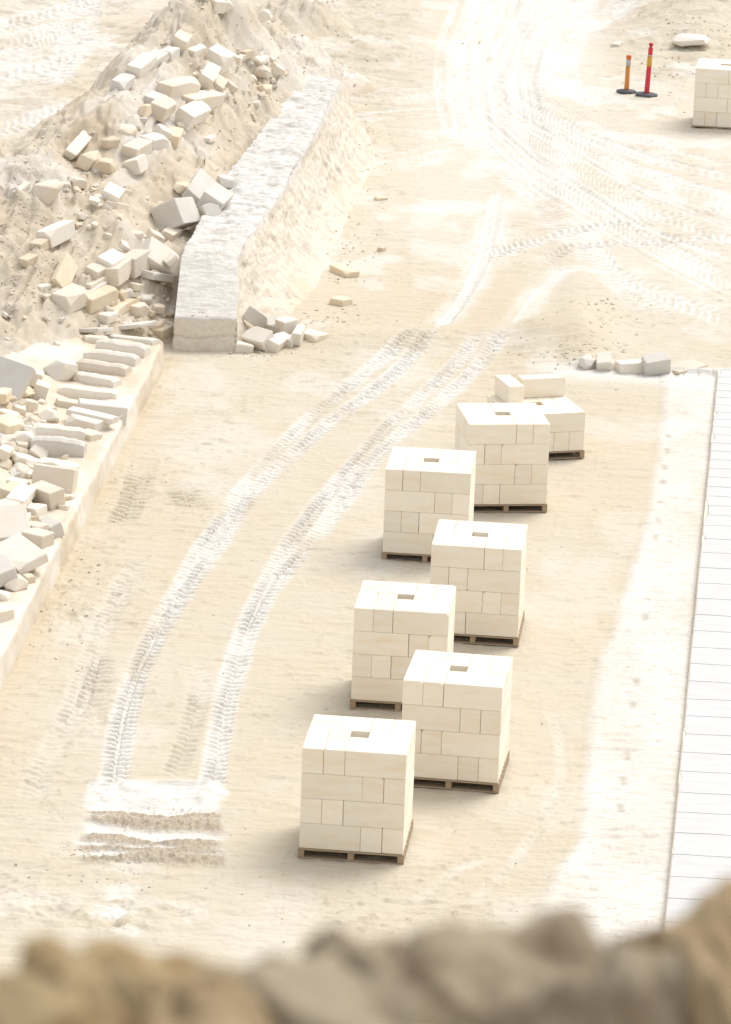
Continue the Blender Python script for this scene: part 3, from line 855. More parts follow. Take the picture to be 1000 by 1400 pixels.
mb((346,24),(367,34), .36,.18,'white slab alone near the top of the spoil heap','pale',roll=-22)
mb((287,7),(302,8), .3,.22,'white block on the crest at the top edge of the photo','pale',roll=10)
mb((305,1),(312,9), .24,.2,'small white block at the right end of the crest group','pale',roll=20)
mb((271,-1),(285,3), .28,.2,'pale block at the left end of the crest group','pale',roll=15)
mb((349,127),(370,119), .3,.26,'rounded warm boulder right of the slope pile, above the grey rock ridge','warm',kind='boulder',name='boulder',cat='boulder')
mb((351,107),(369,97), .3,.26,'cream boulder with a dark gap beside it, right of the slope pile','fresh',kind='boulder',name='boulder',cat='boulder')
mb((347,84),(365,79), .28,.18,'flat pale rock among fine rubble right of the slope pile','pale',kind='boulder',name='boulder',cat='boulder')
mb((330,72),(342,69), .22,.14,'small ochre rock above the fine rubble right of the slope pile','warm')
mb((278,198),(293,189), .16,.08,'thin white flake lying on bare slope below the pile','pale')
mb((308,108),(319,115), .2,.16,'small tan block right of the thin leaning slab on the slope','fresh',roll=30)
mb((372,92),(384,100), .2,.2,'dark-sided rock at the right end of the fine rubble','fresh',roll=20)
mb((338,110),(350,106), .2,.16,'small grey rock left of the cream boulder with the dark gap','grey',kind='boulder',name='boulder',cat='boulder')
mb((92,201),(128,161), .2,.16,'long thin white slab alone on the left slope, pointing uphill','pale',roll=28)
mb((111,208),(133,194), .34,.28,'round-edged cream slab beside the long thin white slab','warm',kind='boulder',name='boulder',cat='boulder')
mb((130,219),(151,209), .34,.28,'orange-stained boulder in the slumped hollow','warm',kind='boulder',name='boulder',cat='boulder')
mb((144,193),(159,187), .26,.2,'cream boulder above the slumped hollow','warm',kind='boulder',name='boulder',cat='boulder')
mb((177,209),(198,197), .28,.22,'cream block half sunk left of the slope pile foot','fresh',roll=8)
mb((180,229),(193,219), .26,.24,'bright white-topped cube alone below the slope pile','pale',roll=-18)
mb((190,161),(205,151), .24,.22,'tan boulder at the left end of the slope pile','warm',kind='boulder',name='boulder',cat='boulder')
mb((182,105),(205,87), .26,.2,'whitish slab on the earth rib high on the left slope','pale',roll=10)
mb((155,128),(180,109), .24,.18,'low slab at the lower end of the earth rib','grey',roll=10)
mb((205,85),(223,75), .2,.18,'pale wedge at the upper end of the earth rib','pale',roll=25)
mb((164,179),(183,169), .3,.22,'rounded buff rock left of the slope pile','fresh',kind='boulder',name='boulder',cat='boulder')
mb((96,224),(115,227), .26,.14,'flat stone in the slumped hollow below the long thin slab','fresh')
mb((100,234),(112,237), .2,.14,'small rounded stone at the bottom of the hollow','warm',kind='boulder',name='boulder',cat='boulder')
mb((60,313),(93,297), .26,.26,'white-topped block alone on the lower left slope','pale',roll=-8,h=.16)
mb((48,262),(84,251), .42,.34,'large cream boulder half buried at the left of the slope','fresh',kind='boulder',name='boulder',cat='boulder')
mb((48,330),(59,322), .2,.16,'small tan stone below the white-topped block on the slope','warm')
mb((80,384),(97,348), .3,.1,'thin slab on edge with an ochre shaded side, lower slope','warm',roll=60,h=.14)
mb((21,266),(38,252), .12,.08,'thin pale sliver at the far left of the slope','pale')
mb((146,271),(160,252), .28,.2,'pale pyramid-shaped block in mid slope','pale',roll=25)
mb((152,281),(169,285), .24,.16,'broken stone just below the pyramid-shaped block','fresh')
mb((32,351),(47,343), .2,.14,'small ochre stone at the lower left of the slope','warm')
mb((264,285),(287,249), .46,.17,'big smooth grey slab leaning against the rock ridge','grey',roll=40,h=.24,chips=0)
mb((282,284),(307,262), .36,.28,'thick grey block between the leaning slab and the rock ridge','grey',roll=30,h=.16)
mb((224,303),(257,299), .46,.42,'big weathered cube beside the rock ridge with a warm left side','grey',roll=-28,h=.26,chips=1)
mb((267,303),(291,287), .3,.26,'rough grey block between the big cube and the rock ridge','grey',roll=10,h=.12)
mb((223,334),(243,322), .2,.18,'small cream block just below the big weathered cube','fresh',roll=20)
mb((146,379),(172,359), .3,.28,'first block of the row in mid slope, lowest, with a shaded face','fresh',roll=-6,h=.16,chips=1)
mb((171,368),(197,353), .3,.3,'middle block of the row in mid slope with bright top','fresh',roll=-4,h=.17,chips=0)
mb((199,352),(240,379), .46,.2,'big smooth slab tipped over at the right end of the mid-slope row','pale',roll=42,h=.24,chips=1)
mb((222,346),(244,361), .2,.1,'thin plate leaning on the tipped smooth slab','pale',roll=40,h=.24)
mb((198,391),(227,395), .34,.12,'flat grey plate below the tipped smooth slab','grey')
mb((152,421),(190,402), .16,.14,'long narrow tan stone in the rubble below the mid-slope row','warm')
mb((138,433),(153,427), .24,.14,'pale flat stone at the lower end of the long narrow tan stone','pale')
mb((181,423),(198,417), .22,.18,'cream stone at the right end of the long narrow tan stone','fresh')
mb((193,412),(206,406), .22,.2,'round grey stone in the rubble below the flat grey plate','grey',kind='boulder',name='boulder',cat='boulder')
mb((138,363),(165,348), .28,.16,'bright white block above the lowest block of the mid-slope row','pale',roll=20,h=.16)
mb((122,373),(137,365), .22,.18,'cream fragment left of the bright white block in mid slope','fresh',roll=20)
mb((119,388),(143,374), .14,.12,'thin bar of stone below the cream fragment in mid slope','fresh')
mb((164,333),(174,339), .2,.1,'small white flake above the mid-slope row','pale',roll=20)
mb((203,326),(219,334), .22,.18,'broken cream block left of the big weathered cube','fresh',roll=15)
mb((241,273),(257,264), .26,.2,'round-topped warm stone left of the big leaning slab','warm',kind='boulder',name='boulder',cat='boulder')
mb((200,370),(216,383), .12,.16,'dark grey splinter under the tipped smooth slab','grey',roll=20)
mb((304,245),(318,257), .3,.26,'rough grey lump at the top left of the leaning slab group, against the ridge','grey',kind='boulder',name='boulder',cat='boulder')
mb((80,410),(112,394), .32,.26,'large buff block with dark base at the foot of the slope','fresh',roll=10,h=.14)
mb((112,405),(149,390), .34,.24,'brownish block right of the large buff block at the slope foot','warm',roll=8,h=.1)
mb((118,392),(141,378), .14,.1,'narrow slab edge above the brownish block at the slope foot','grey',h=.1)
mb((50,389),(64,385), .2,.08,'flat pale stone at the left of the slope foot','pale')
mb((172,449),(197,443), .5,.06,'smooth grey plate lying at the end of the row of offcuts','grey',roll=-12,h=.12,chips=1)
mb((118,452),(144,450), .34,.06,'bluish grey plate lying behind the offcut row','grey',roll=-8,h=.1,chips=0)
mb((205,447),(222,441), .2,.14,'ochre stone left of the rock ridge front','warm',kind='boulder',name='boulder',cat='boulder')
mb((215,458),(230,450), .2,.16,'warm stone in the corner between ledge and rock ridge','warm')

# stones on the left ledge
GL = 'offcuts and rubble on the left ledge'
def lb(p1, p2, w, t, label, mat='pale', roll=0, **k):
    stone(k.pop('name', 'offcut_slab'), p1, p2, w, t, label, mat, roll, group=GL, cat=k.pop('cat', 'stone offcut'), **k)
lb((115,463),(146,465), .2,.12,'short rounded offcut at the far left end of the offcut row','fresh',kind='offcut')
lb((146,461),(213,468), .2,.12,'farthest long offcut in the row, thin and half hidden',kind='offcut')
lb((136,472),(200,482), .22,.24,'second farthest offcut, the one whose end reaches nearest the ledge corner',kind='offcut')
lb((120,486),(187,495), .24,.22,'third long offcut from the far end of the ledge row',kind='offcut')
lb((108,500),(174,508), .24,.2,'fourth long offcut from the far end of the ledge row','fresh',kind='offcut')
lb((108,516),(160,525), .24,.18,'fifth offcut from the far end, short with a wavy top',kind='offcut')
lb((84,533),(158,541), .26,.16,'sixth offcut from the far end, long and low',kind='offcut')
lb((108,560),(171,567), .26,.26,'big grey smooth-faced block at the near end of the offcut row','grey',chips=0,h=.14,jit=.02,name='rubble_block',cat='stone block')
lb((77,551),(107,556), .22,.14,'shaded block left of the big grey smooth-faced block','fresh',name='rubble_block',cat='stone block')
lb((95,561),(158,575), .2,.08,'thin flat slab lying in front of the big grey block',h=.18)
lb((98,575),(140,585), .36,.2,'broad pale block under the thin flat slab','pale',h=.06,name='rubble_block',cat='stone block')
lb((46,588),(113,595), .26,.2,'upper of two long rounded bars lying side by side on the ledge',kind='offcut',h=.14)
lb((47,607),(115,614), .28,.24,'lower of two long rounded bars on the ledge, with a grey front','grey',kind='offcut',h=.12)
lb((112,594),(132,600), .24,.14,'squat block at the right end of the two long bars','fresh',name='rubble_block',cat='stone block')
lb((-14,512),(34,530), .60,.12,'large grey plate tipped up at the left edge, white along its top','grey',roll=52,h=.24,chips=1,name='stone_plate')
lb((-2,549),(12,533), .16,.14,'brown stub in front of the large tipped plate','warm',h=.3,name='rubble_block',cat='stone block')
lb((41,514),(57,520), .24,.2,'small cube behind the pale rounded boulder on the ledge','fresh',h=.2,name='rubble_block',cat='stone block')
lb((47,531),(65,537), .28,.22,'pale cube right of the large tipped plate','pale',h=.16,chips=0,name='rubble_block',cat='stone block')
lb((66,507),(102,510), .42,.36,'large rounded pale boulder behind the offcut row','pale',kind='boulder',name='boulder',cat='boulder')
lb((26,538),(41,538), .26,.24,'round tan stone between the tipped plate and the pale cube','warm',kind='boulder',name='boulder',cat='boulder')
lb((31,556),(47,555), .26,.2,'round stone below the pale cube on the ledge','fresh',kind='boulder',name='boulder',cat='boulder')
lb((52,567),(78,569), .34,.2,'low pale boulder left of the thin flat slab','pale',kind='boulder',name='boulder',cat='boulder')
lb((-6,588),(24,581), .3,.24,'tan faced block at the left edge above the two bars','warm',roll=15,h=.16,name='rubble_block',cat='stone block')
lb((-8,603),(16,598), .3,.18,'pale rounded stone under the tan faced block','pale',kind='boulder',name='boulder',cat='boulder')
lb((0,625),(13,612), .16,.14,'small tan block at the left edge beside the two bars','fresh',h=.2,roll=20,name='rubble_block',cat='stone block')
lb((18,604),(42,600), .36,.26,'pale boulder left of the two long bars','pale',kind='boulder',name='boulder',cat='boulder')
lb((15,630),(46,634), .4,.22,'broad pale rock below the two long bars, left','pale',kind='boulder',name='boulder',cat='boulder')
lb((48,652),(102,660), .16,.34,'wide tilted slab with a warm shaded face below the two bars','fresh',h=.16,chips=0,jit=.03,roll=-14,name='stone_plate')
lb((52,633),(106,641), .3,.1,'flat pale slab lying behind the wide tilted slab','pale')
lb((50,672),(79,683), .24,.24,'block in front of the wide tilted slab, dark under its lower edge','fresh',roll=10,h=.18,chips=1,name='rubble_block',cat='stone block')
lb((14,695),(42,664), .24,.14,'long white-topped bar pointing away across the ledge rubble','pale',roll=8,h=.26,chips=0)
lb((3,681),(27,669), .22,.22,'brown shaded block left of the long white-topped bar','warm',roll=10,h=.2,name='rubble_block',cat='stone block')
lb((11,658),(35,665), .2,.1,'narrow white slab above the brown shaded block','pale',h=.26)
lb((-6,693),(21,701), .26,.16,'white slab at the left edge below the long bar','pale',roll=18,h=.22)
lb((36,697),(58,700), .26,.14,'flat pale stone just right of the long white-topped bar','pale',h=.06)
lb((-6,719),(38,716), .52,.16,'big smooth white slab tilted toward the yard at the left edge','pale',roll=34,h=.24,chips=1,name='stone_plate')
lb((38,722),(60,727), .2,.16,'small block right of the big smooth white slab','fresh',h=.14,name='rubble_block',cat='stone block')
lb((60,717),(79,727), .18,.2,'grey-faced block on the right of the small ledge group','grey',h=.12,roll=20,name='rubble_block',cat='stone block')
lb((38,734),(66,741), .26,.2,'oblong block in front of the small ledge group, shadow beneath','fresh',h=.1,chips=0,name='rubble_block',cat='stone block')
lb((3,740),(50,776), .42,.12,'long smooth white slab sloping down toward the ledge edge','pale',roll=20,h=.2,chips=1,name='stone_plate')
lb((-12,760),(9,802), .36,.16,'grey-white slab below the long sloping slab at the left edge','grey',roll=20,h=.16,name='stone_plate')
lb((10,803),(34,794), .28,.24,'squarish tan boulder nearest the ledge edge','fresh',kind='boulder',name='boulder',cat='boulder')
lb((34,794),(46,791), .16,.12,'small pinkish stone right of the squarish tan boulder','warm',name='rubble_block',cat='stone block')
lb((-6,817),(10,812), .22,.18,'pale stone below the squarish tan boulder','pale',kind='boulder',name='boulder',cat='boulder')
lb((-8,843),(13,838), .2,.16,'lone block nearest the viewer on the ledge, at the left edge','fresh',h=.08,name='rubble_block',cat='stone block')
lb((76,682),(92,680), .16,.08,'small ochre flake under the wide tilted slab','warm',name='rubble_block',cat='stone block')
lb((18,646),(34,642), .26,.2,'pale lump behind the brown shaded block','pale',kind='boulder',name='boulder',cat='boulder')
lb((60,640),(74,634), .3,.2,'pale lump at the left end of the wide tilted slab','pale',kind='boulder',name='boulder',cat='boulder')

# stones round the yard
GF = 'broken stones at the front foot of the rock ridge'
def fb(p1, p2, w, t, label, mat='pale', roll=0, **k):
    stone(k.pop('name', 'rubble_block'), p1, p2, w, t, label, mat, roll, group=k.pop('group', GF), **k)
fb((338,458),(368,467), .3,.2,'pale slab propped against the foot of the rock ridge',roll=30,h=.18)
fb((322,474),(346,478), .22,.16,'low white block nearest the front corner of the rock ridge')
fb((369,476),(391,460), .2,.18,'white block leaning inward at the middle of the ridge-foot pile',roll=20,h=.1)
fb((364,441),(388,446), .28,.14,'flat pale slab at the back of the ridge-foot pile','grey',roll=20,h=.16)
fb((386,446),(402,452), .24,.3,'squarish pale block at the back right of the ridge-foot pile',roll=10,h=.16)
fb((403,468),(414,449), .14,.2,'narrow upright splinter at the right of the ridge-foot pile','pale',h=.14)
fb((414,456),(441,463), .3,.12,'low flat stone trailing right from the ridge-foot pile','fresh')
fb((340,428),(361,442), .14,.22,'thin slab standing against the rough side of the ridge','grey',h=.2,roll=20)
fb((350,466),(370,475), .2,.16,'small dark-gapped stone in the centre of the ridge-foot pile','fresh',h=.08)
fb((392,470),(404,464), .18,.16,'small pale cube in the right of the ridge-foot pile','pale',h=.06)
GS = 'loose stones along the ridge and the yard edge'
fb((458,365),(484,377), .24,.12,'ochre stone lying along the right foot of the ridge','warm',group=GS)
fb((457,411),(476,415), .26,.14,'darker ochre stone near the front right foot of the ridge','warm',group=GS)
fb((518,341),(526,342), .12,.1,'small lone ochre stone on the smooth yellow ground right of the ridge','warm',group=GS)
fb((514,273),(528,272), .14,.08,'thin tan stone beside the far right foot of the ridge','warm',group=GS)
fb((793,499),(811,493), .26,.22,'grey rounded rock first in the line beyond the yard edge','grey',group=GS,kind='boulder',name='boulder',cat='boulder')
fb((816,497),(836,496), .3,.22,'pointed pale rock second in the line beyond the yard edge','pale',group=GS,roll=20)
fb((845,503),(879,501), .24,.18,'white-topped block left of the tilted grey slab at the yard edge','pale',group=GS,h=.09,chips=0)
fb((880,501),(914,495), .24,.24,'tilted grey slab standing at the far yard edge','grey',group=GS,roll=16,h=.16,chips=0)
fb((917,507),(957,497), .4,.06,'pale flat slab lying right of the tilted grey slab','fresh',group=GS)
fb((921,54),(969,57), .55,.24,'broad pale boulder with a dark undercut beyond the two bollards','pale',group=GS,kind='boulder',name='boulder',cat='boulder',h=.14)
fb((838,60),(850,61), .3,.08,'thin flat stone left behind the orange bollard','fresh',group=GS)

# small loose chunks nothing tells apart
chunk = [hull_stone(.2, .15, .11, 3, .25, 9000 + i, .006) for i in range(6)]
chunk_me = []
for i, b_ in enumerate(chunk):
    me = bpy.data.meshes.new('stone_chunk'); b_.normal_update(); b_.to_mesh(me); b_.free()
    me.materials.append([M['fresh'], M['pale'], M['grey'], M['fresh'], M['warm'], M['fresh']][i]); chunk_me.append(me)
rr = random.Random(5)
def chunks(n, poly, label, group, smin=.5, smax=1.4):
    k = 0
    while k < n:
        px = rr.uniform(min(p[0] for p in poly), max(p[0] for p in poly)); py = rr.uniform(min(p[1] for p in poly), max(p[1] for p in poly))
        ins = False
        for i in range(len(poly)):
            (x1, y1), (x2, y2) = poly[i], poly[i - 1]
            if (y1 > py) != (y2 > py) and px < (x2 - x1) * (py - y1) / (y2 - y1) + x1: ins = not ins
        if not ins: continue
        k += 1
        s = rr.uniform(smin, smax) * rr.uniform(.6, 1)
        p = hit(px, py, .03 * s)
        o = bpy.data.objects.new('stone_chunk', rr.choice(chunk_me)); COL.objects.link(o)
        o.location = p; o.scale = (s, s, s)
        o.rotation_euler = (rr.uniform(-.5, .5), rr.uniform(-.5, .5), rr.uniform(0, 6.3))
        tag(o, label, 'stone', group)
chunks(26, [(70,300),(130,240),(230,250),(260,330),(200,350),(120,360)], 'small broken chunk scattered across the middle of the spoil slope', 'small chunks in mid slope', .4, 1.3)
chunks(26, [(0,400),(110,350),(120,420),(90,470),(0,490)], 'small chip in the scree at the lower left of the spoil slope', 'small chips in the lower left scree', .3, .9)
chunks(28, [(180,110),(280,70),(330,130),(250,200),(190,200)], 'small chunk lodged among the blocks of the upper slope pile', 'small chunks in the upper slope pile', .5, 1.4)
chunks(54, [(140,445),(150,400),(200,385),(235,395),(240,440),(215,460)], 'small broken chunk in the rubble between the offcut row and the rock ridge', 'small chunks beside the rock ridge front')
chunks(36, [(320,60),(395,75),(395,110),(350,150),(325,145)], 'small broken chunk in the fine rubble right of the slope pile', 'small chunks right of the slope pile', .4, 1.1)
chunks(28, [(85,215),(150,215),(150,300),(100,300)], 'small stone lying in the slumped hollow on the left slope', 'small stones in the hollow', .4, 1.0)
chunks(54, [(0,540),(30,560),(90,650),(60,720),(30,760),(0,800)], 'medium broken lump wedged among the big slabs on the left ledge', 'medium lumps on the left ledge', 1.0, 2.2)
chunks(40, [(0,515),(60,535),(95,600),(95,690),(60,760),(0,830)], 'small pale chip between the big slabs on the left ledge', 'small chips on the left ledge', .5, 1.3)

# ------------------------------------------------------------------ gravel nobody could count
def pebbles(name, pts, sizes, mat, seed):
    base = bmesh.new(); bmesh.ops.create_icosphere(base, subdivisions=1, radius=1)
    bv = np.array([v.co[:] for v in base.verts]); bf = np.array([[v.index for v in f.verts] for f in base.faces]); base.free()
    r = np.random.default_rng(seed); n = len(pts)
    V = np.repeat(bv[None], n, 0) * r.uniform(.65, 1.25, (n, len(bv), 1)) * r.uniform(.6, 1.2, (n, 1, 3)) * np.array([1, 1, .7])
    a = r.uniform(0, 6.28, n); c, s = np.cos(a), np.sin(a)
    x = V[..., 0] * c[:, None] - V[..., 1] * s[:, None]; y = V[..., 0] * s[:, None] + V[..., 1] * c[:, None]
    V = np.stack([x, y, V[..., 2]], -1) * sizes[:, None, None] + pts[:, None, :]
    F = (bf[None] + (np.arange(n) * len(bv))[:, None, None]).reshape(-1, 3)
    o = mesh_np(name, V.reshape(-1, 3), F, mat, smooth=False)
    tag(o, kind='stuff'); return o
r2 = np.random.default_rng(3)
# on the mound
n = 26000
cx = r2.uniform(-9, 0, n); cy = r2.uniform(65.5, 92, n)
cz = mound_smooth(cx, cy)
dens = sstep(-.25, .45, fbm(cx * .5 + 4, cy * .4, 3, 531)) * .6 + .12 + .8 * np.exp(-((cx + 5.6) / 1.0) ** 2 - ((cy - 68.2) / 1.6) ** 2)
keep = (r2.random(n) < dens) & (cz > .08) & (ridge_top(cx, cy) < 0)
cx, cy, cz = cx[keep], cy[keep], cz[keep]
dg = bpy.context.evaluated_depsgraph_get()
hill = bpy.data.objects['spoil_hill']
P = []
for x_, y_, z_ in zip(cx, cy, cz):
    ok, loc, nrm, _ = hill.ray_cast(Vector((x_, y_, 9)), Vector((0, 0, -1)))
    if ok: P.append(loc[:])
P = np.array(P)
o = pebbles('scree', P, .012 + .034 * r2.random(len(P)) ** 3, M['gravel'], 1)
# snap every stone on the hill down to the real displaced hill surface
for ob in list(COL.objects):
    if ob.type == 'MESH' and ob.name.split('.')[0] in ('rubble_block', 'boulder', 'stone_chunk') and ob.location.y > 66.6:
        l = ob.location
        ok, loc, nrm, _ = hill.ray_cast(Vector((l.x, l.y, 9)), Vector((0, 0, -1)))
        if ok and loc.z > .05 and ridge_top(np.array([l.x]), np.array([l.y]))[0] < 0:
            base = float(mound_smooth(np.array([l.x]), np.array([l.y]))[0])
            ob.location.z += float(loc.z) - base
# yard: grains at the ridge foot, ledge foot, scrape rows
P = []; Sz = []
def scatter(px, py, n, sx, sy, smin, smax):
    for _ in range(n):
        p = at(px, py); x_ = p[0] + r2.normal() * sx; y_ = p[1] + r2.normal() * sy
        z_ = float(surf(np.array([x_]), np.array([y_]))[0]) if y_ > 60 else 0.0
        if z_ < .6: P.append((x_, y_, z_ + .004)); Sz.append(r2.uniform(smin, smax))
for (px, py, n, sx, sy, a, b_) in [(470,380,60,.16,2.6,.01,.03),(505,270,60,.16,3.0,.01,.03),(430,445,70,.35,.7,.012,.04),(330,480,80,.4,.2,.01,.03),(820,455,110,.30,1.3,.012,.045),
        (790,490,90,.5,.3,.01,.04),(620,460,60,1.2,.5,.01,.025),(110,810,60,.25,1.6,.01,.03),(170,680,30,.3,1.0,.01,.025),(205,1120,260,.42,.16,.006,.015),(205,1166,340,.42,.2,.006,.016),
        (200,1190,160,.6,.25,.006,.018),(950,60,200,.7,2.2,.012,.04),(965,110,110,.6,2.0,.012,.04),(470,40,160,.9,3.5,.012,.035),(450,75,120,.5,2.0,.012,.04),(50,200,140,.9,1.2,.012,.04),(500,850,160,2.2,8,.006,.018)]:
    scatter(px, py, n, sx, sy, a, b_)
# keep grains off the pallets' ground plan is not needed: they lie under the bearers
pebbles('gravel', np.array(P), np.array(Sz), M['gravel'], 2)

# ------------------------------------------------------------------ pallets and block stacks
W_, L_ = .206, .588
BH = 1.0151 * S_ / 4; PH = .1021 * S_
def make_pallet():
    root = empty('pallet', (0, 0, 0))
    s = 1.02 * S_ / 2
    def part(nm, lo, hi, bev=.003): return bm_obj(nm, box_bm(lo, hi, bev), M['wood'], root)
    tb, bb = .020, .016
    for i in range(3):                                   # lower runners across
        yy = -s + i * (s - .05)
        part('bottom_board', (-s, yy, 0.002), (s, yy + .10, bb))
    for i in range(3):
        xx = -s + i * (s - .035)
        part('bearer', (xx, -s + .004, bb + .001), (xx + .07, s - .004, PH - tb - .001))
    nb = 8; gap = .028; bw = (2 * s - gap * (nb - 1)) / nb
    for i in range(nb):
        yy = -s + i * (bw + gap)
        part('deck_board', (-s, yy, PH - tb), (s, yy + bw, PH - .001))
    return root
def block_mesh(seed):
    r = random.Random(seed)
    g = .0014
    l, w, h = L_ * S_ - 2 * g, W_ * S_ - 2 * g, BH - .0016
    bm = hull_stone(l, w, h, 0, .004, seed, .006)
    if r.random() < .45:                                 # a knocked corner
        sx, sy, sz = r.choice((-1, 1)), r.choice((-1, 1)), r.choice((-1, 1))
        k = Vector((sx, sy, sz)).normalized()
        cpt = Vector((sx * l / 2, sy * w / 2, sz * h / 2)) - k * r.uniform(.01, .034)
        geom = list(bm.verts) + list(bm.edges) + list(bm.faces)
        res = bmesh.ops.bisect_plane(bm, geom=geom, plane_co=cpt, plane_no=k, clear_outer=True)
        ed = [e for e in res['geom_cut'] if isinstance(e, bmesh.types.BMEdge)]
        if ed: bmesh.ops.contextual_create(bm, geom=ed)
    me = bpy.data.meshes.new('limestone_block'); bm.normal_update(); bm.to_mesh(me); bm.free(); me.materials.append(M['block'])
    return me
BM_ = [block_mesh(40 + i) for i in range(10)]
ORD = {0: 'bottom', 1: 'third', 2: 'second', 3: 'top'}
def place_block(root_loc, yaw, lx, ly, z, along_y, label, r):
    o = bpy.data.objects.new('limestone_block', r.choice(BM_)); COL.objects.link(o)
    c, s = math.cos(yaw), math.sin(yaw)
    j = lambda: r.uniform(-.0012, .0012)
    lx, ly = lx * S_ + j(), ly * S_ + j()
    o.location = (root_loc[0] + c * lx - s * ly, root_loc[1] + s * lx + c * ly, z + BH / 2)
    o.rotation_euler = (0, 0, yaw + (math.pi / 2 if along_y else 0) + (math.pi if r.random() < .5 else 0) + r.uniform(-.004, .004))
    tag(o, label, 'stone block', 'sawn limestone blocks stacked on pallets')
    return o
h2 = W_ / 2
def course(root_loc, yaw, z, mirrored, cname, sname, r):
    items = [('long front-edge block', .5 - L_ / 2, -.5 + h2, 0), ('long block behind the front edge', .5 - L_ / 2, -.5 + 3 * h2, 0),
             ('end-on block at the front {A} corner', -.5 + h2, -.5 + L_ / 2, 1), ('end-on block beside the front {A} corner block', -.5 + 3 * h2, -.5 + L_ / 2, 1),
             ('long back-edge block', -.5 + L_ / 2, .5 - h2, 0), ('long block inside the back edge', -.5 + L_ / 2, .5 - 3 * h2, 0),
             ('lengthwise block on the {B} side', .5 - h2, .5 - L_ / 2, 1), ('lengthwise block inside the {B} side', .5 - 3 * h2, .5 - L_ / 2, 1)]
    for nm, lx, ly, ay in items:
        if mirrored: lx = -lx
        nm = nm.replace('{A}', 'right' if mirrored else 'left').replace('{B}', 'left' if mirrored else 'right')
        place_block(root_loc, yaw, lx, ly, z, ay, f'{nm}, {cname} course, {sname}', r)
STACKS = [('A', .0218, 39.6949, -.0921, 0, 'nearest pallet', 'wooden pallet under the stack nearest the viewer'),
          ('B', .9921, 41.7974, -.1271, 0, 'second-nearest pallet', 'wooden pallet under the second-nearest stack, deck edge showing at right'),
          ('C', .4557, 44.1293, -.0838, 0, 'third-nearest pallet', 'wooden pallet under the third-nearest stack, half hidden by the stack in front'),
          ('D', 1.2798, 46.5179, -.0892, 1, 'fourth-nearest pallet', 'wooden pallet under the fourth-nearest stack, dark gaps at its right end'),
          ('E', .7520, 49.4918, -.0762, 0, 'fifth-nearest pallet', 'wooden pallet under the stack standing closest to the tyre tracks'),
          ('F', 1.6364, 51.7042, .1532, 1, 'turned pallet', 'wooden pallet under the turned stack that shows its left side'),
          ('H', 6.0171, 75.6416, -.1189, 1, 'far right pallet', 'dark wooden pallet under the far stack near the bollards')]
proto = make_pallet(); first = True
for (k, x_, y_, yaw, mir, sname, plab) in STACKS:
    rt = proto if first else copy_tree(proto); first = False
    loc = (x_ * S_, y_ * S_)
    rt.location = (loc[0], loc[1], 0); rt.rotation_euler = (0, 0, yaw)
    tag(rt, plab, 'pallet', 'wooden pallets under the block stacks')
    r = random.Random(ord(k))
    for c in range(4):
        course(loc, yaw, PH + c * BH, (mir + (3 - c)) % 2 == 1, ORD[c], sname, r)
# the low, half-used pallet behind the turned stack
yawG = .30
fr = at(799.6, 626.4)
cg, sg = math.cos(yawG), math.sin(yawG)
hx, hy = .51 * S_, -.51 * S_
locG = (fr[0] - (cg * hx - sg * hy), fr[1] - (sg * hx + cg * hy))
rt = copy_tree(proto); rt.location = (locG[0], locG[1], 0); rt.rotation_euler = (0, 0, yawG)
tag(rt, 'wooden pallet under the low part-used stack behind the turned stack', 'pallet', 'wooden pallets under the block stacks')
r = random.Random(77)
course(locG, yawG, PH, True, 'bottom', 'low part-used pallet', r)
course(locG, yawG, PH + BH, False, 'upper', 'low part-used pallet', r)
place_block(locG, yawG, -.5 + h2 + .11, .5 - L_ / 2 + .04, PH + 2 * BH, 1, 'loose block set end-on on top of the low part-used pallet stack', r)
place_block(locG, yawG, -.5 + 2 * h2 + .19 + L_ / 2, .5 - h2 - .02, PH + 2 * BH, 0, 'loose long block laid crosswise on top of the low part-used pallet stack', r)

# ------------------------------------------------------------------ bollards
def lathe_bm(prof, seg=24):
    bm = bmesh.new(); rings = []
    for rr_, zz in prof:
        rings.append([bm.verts.new((rr_ * math.cos(2 * math.pi * i / seg), rr_ * math.sin(2 * math.pi * i / seg), zz)) for i in range(seg)])
    for a, b_ in zip(rings[:-1], rings[1:]):
        for i in range(seg): bm.faces.new((a[i], a[(i + 1) % seg], b_[(i + 1) % seg], b_[i]))
    bm.faces.new(rings[0][::-1]); bm.faces.new(rings[-1])
    return bm
floor_ = bpy.data.objects['quarry_floor']
def on_floor(p):
    ok, loc, n, _ = floor_.ray_cast(Vector((p[0], p[1], 9)), Vector((0, 0, -1)))
    return loc.z if ok else 0.0
def hex_base(root, rx, ry):
    bm = bmesh.new(); rings = []
    for (f, zz) in [(1.0, .002), (1.0, .03), (.93, .045), (.45, .062)]:
        rings.append([bm.verts.new((rx * f * math.cos(math.pi / 4 * i + .39), ry * f * math.sin(math.pi / 4 * i + .39), zz)) for i in range(8)])
    for a, b_ in zip(rings[:-1], rings[1:]):
        for i in range(8): bm.faces.new((a[i], a[(i + 1) % 8], b_[(i + 1) % 8], b_[i]))
    bm.faces.new(rings[0][::-1]); bm.faces.new(rings[-1])
    return bm_obj('base', bm, M['rubber'], root)
p = at(856.5, 131); p[2] = max(on_floor(p + np.array([a, b, 0])) for a in (-.2, 0, .2) for b in (-.2, 0, .2))
t = empty('bollard', (p[0], p[1], p[2])); t.rotation_euler = (0, R(1.2), .2)
tag(t, 'short faded orange bollard with grey reflective band on black base', 'bollard', 'traffic bollards on black bases')
hex_base(t, .215, .19)
bm_obj('post', lathe_bm([(.058, .05), (.052, .09), (.047, .60)]), M['orange'], t, True)
bm_obj('reflective_band', lathe_bm([(.0505, .565), (.0505, .715)]), M['silver'], t, True)
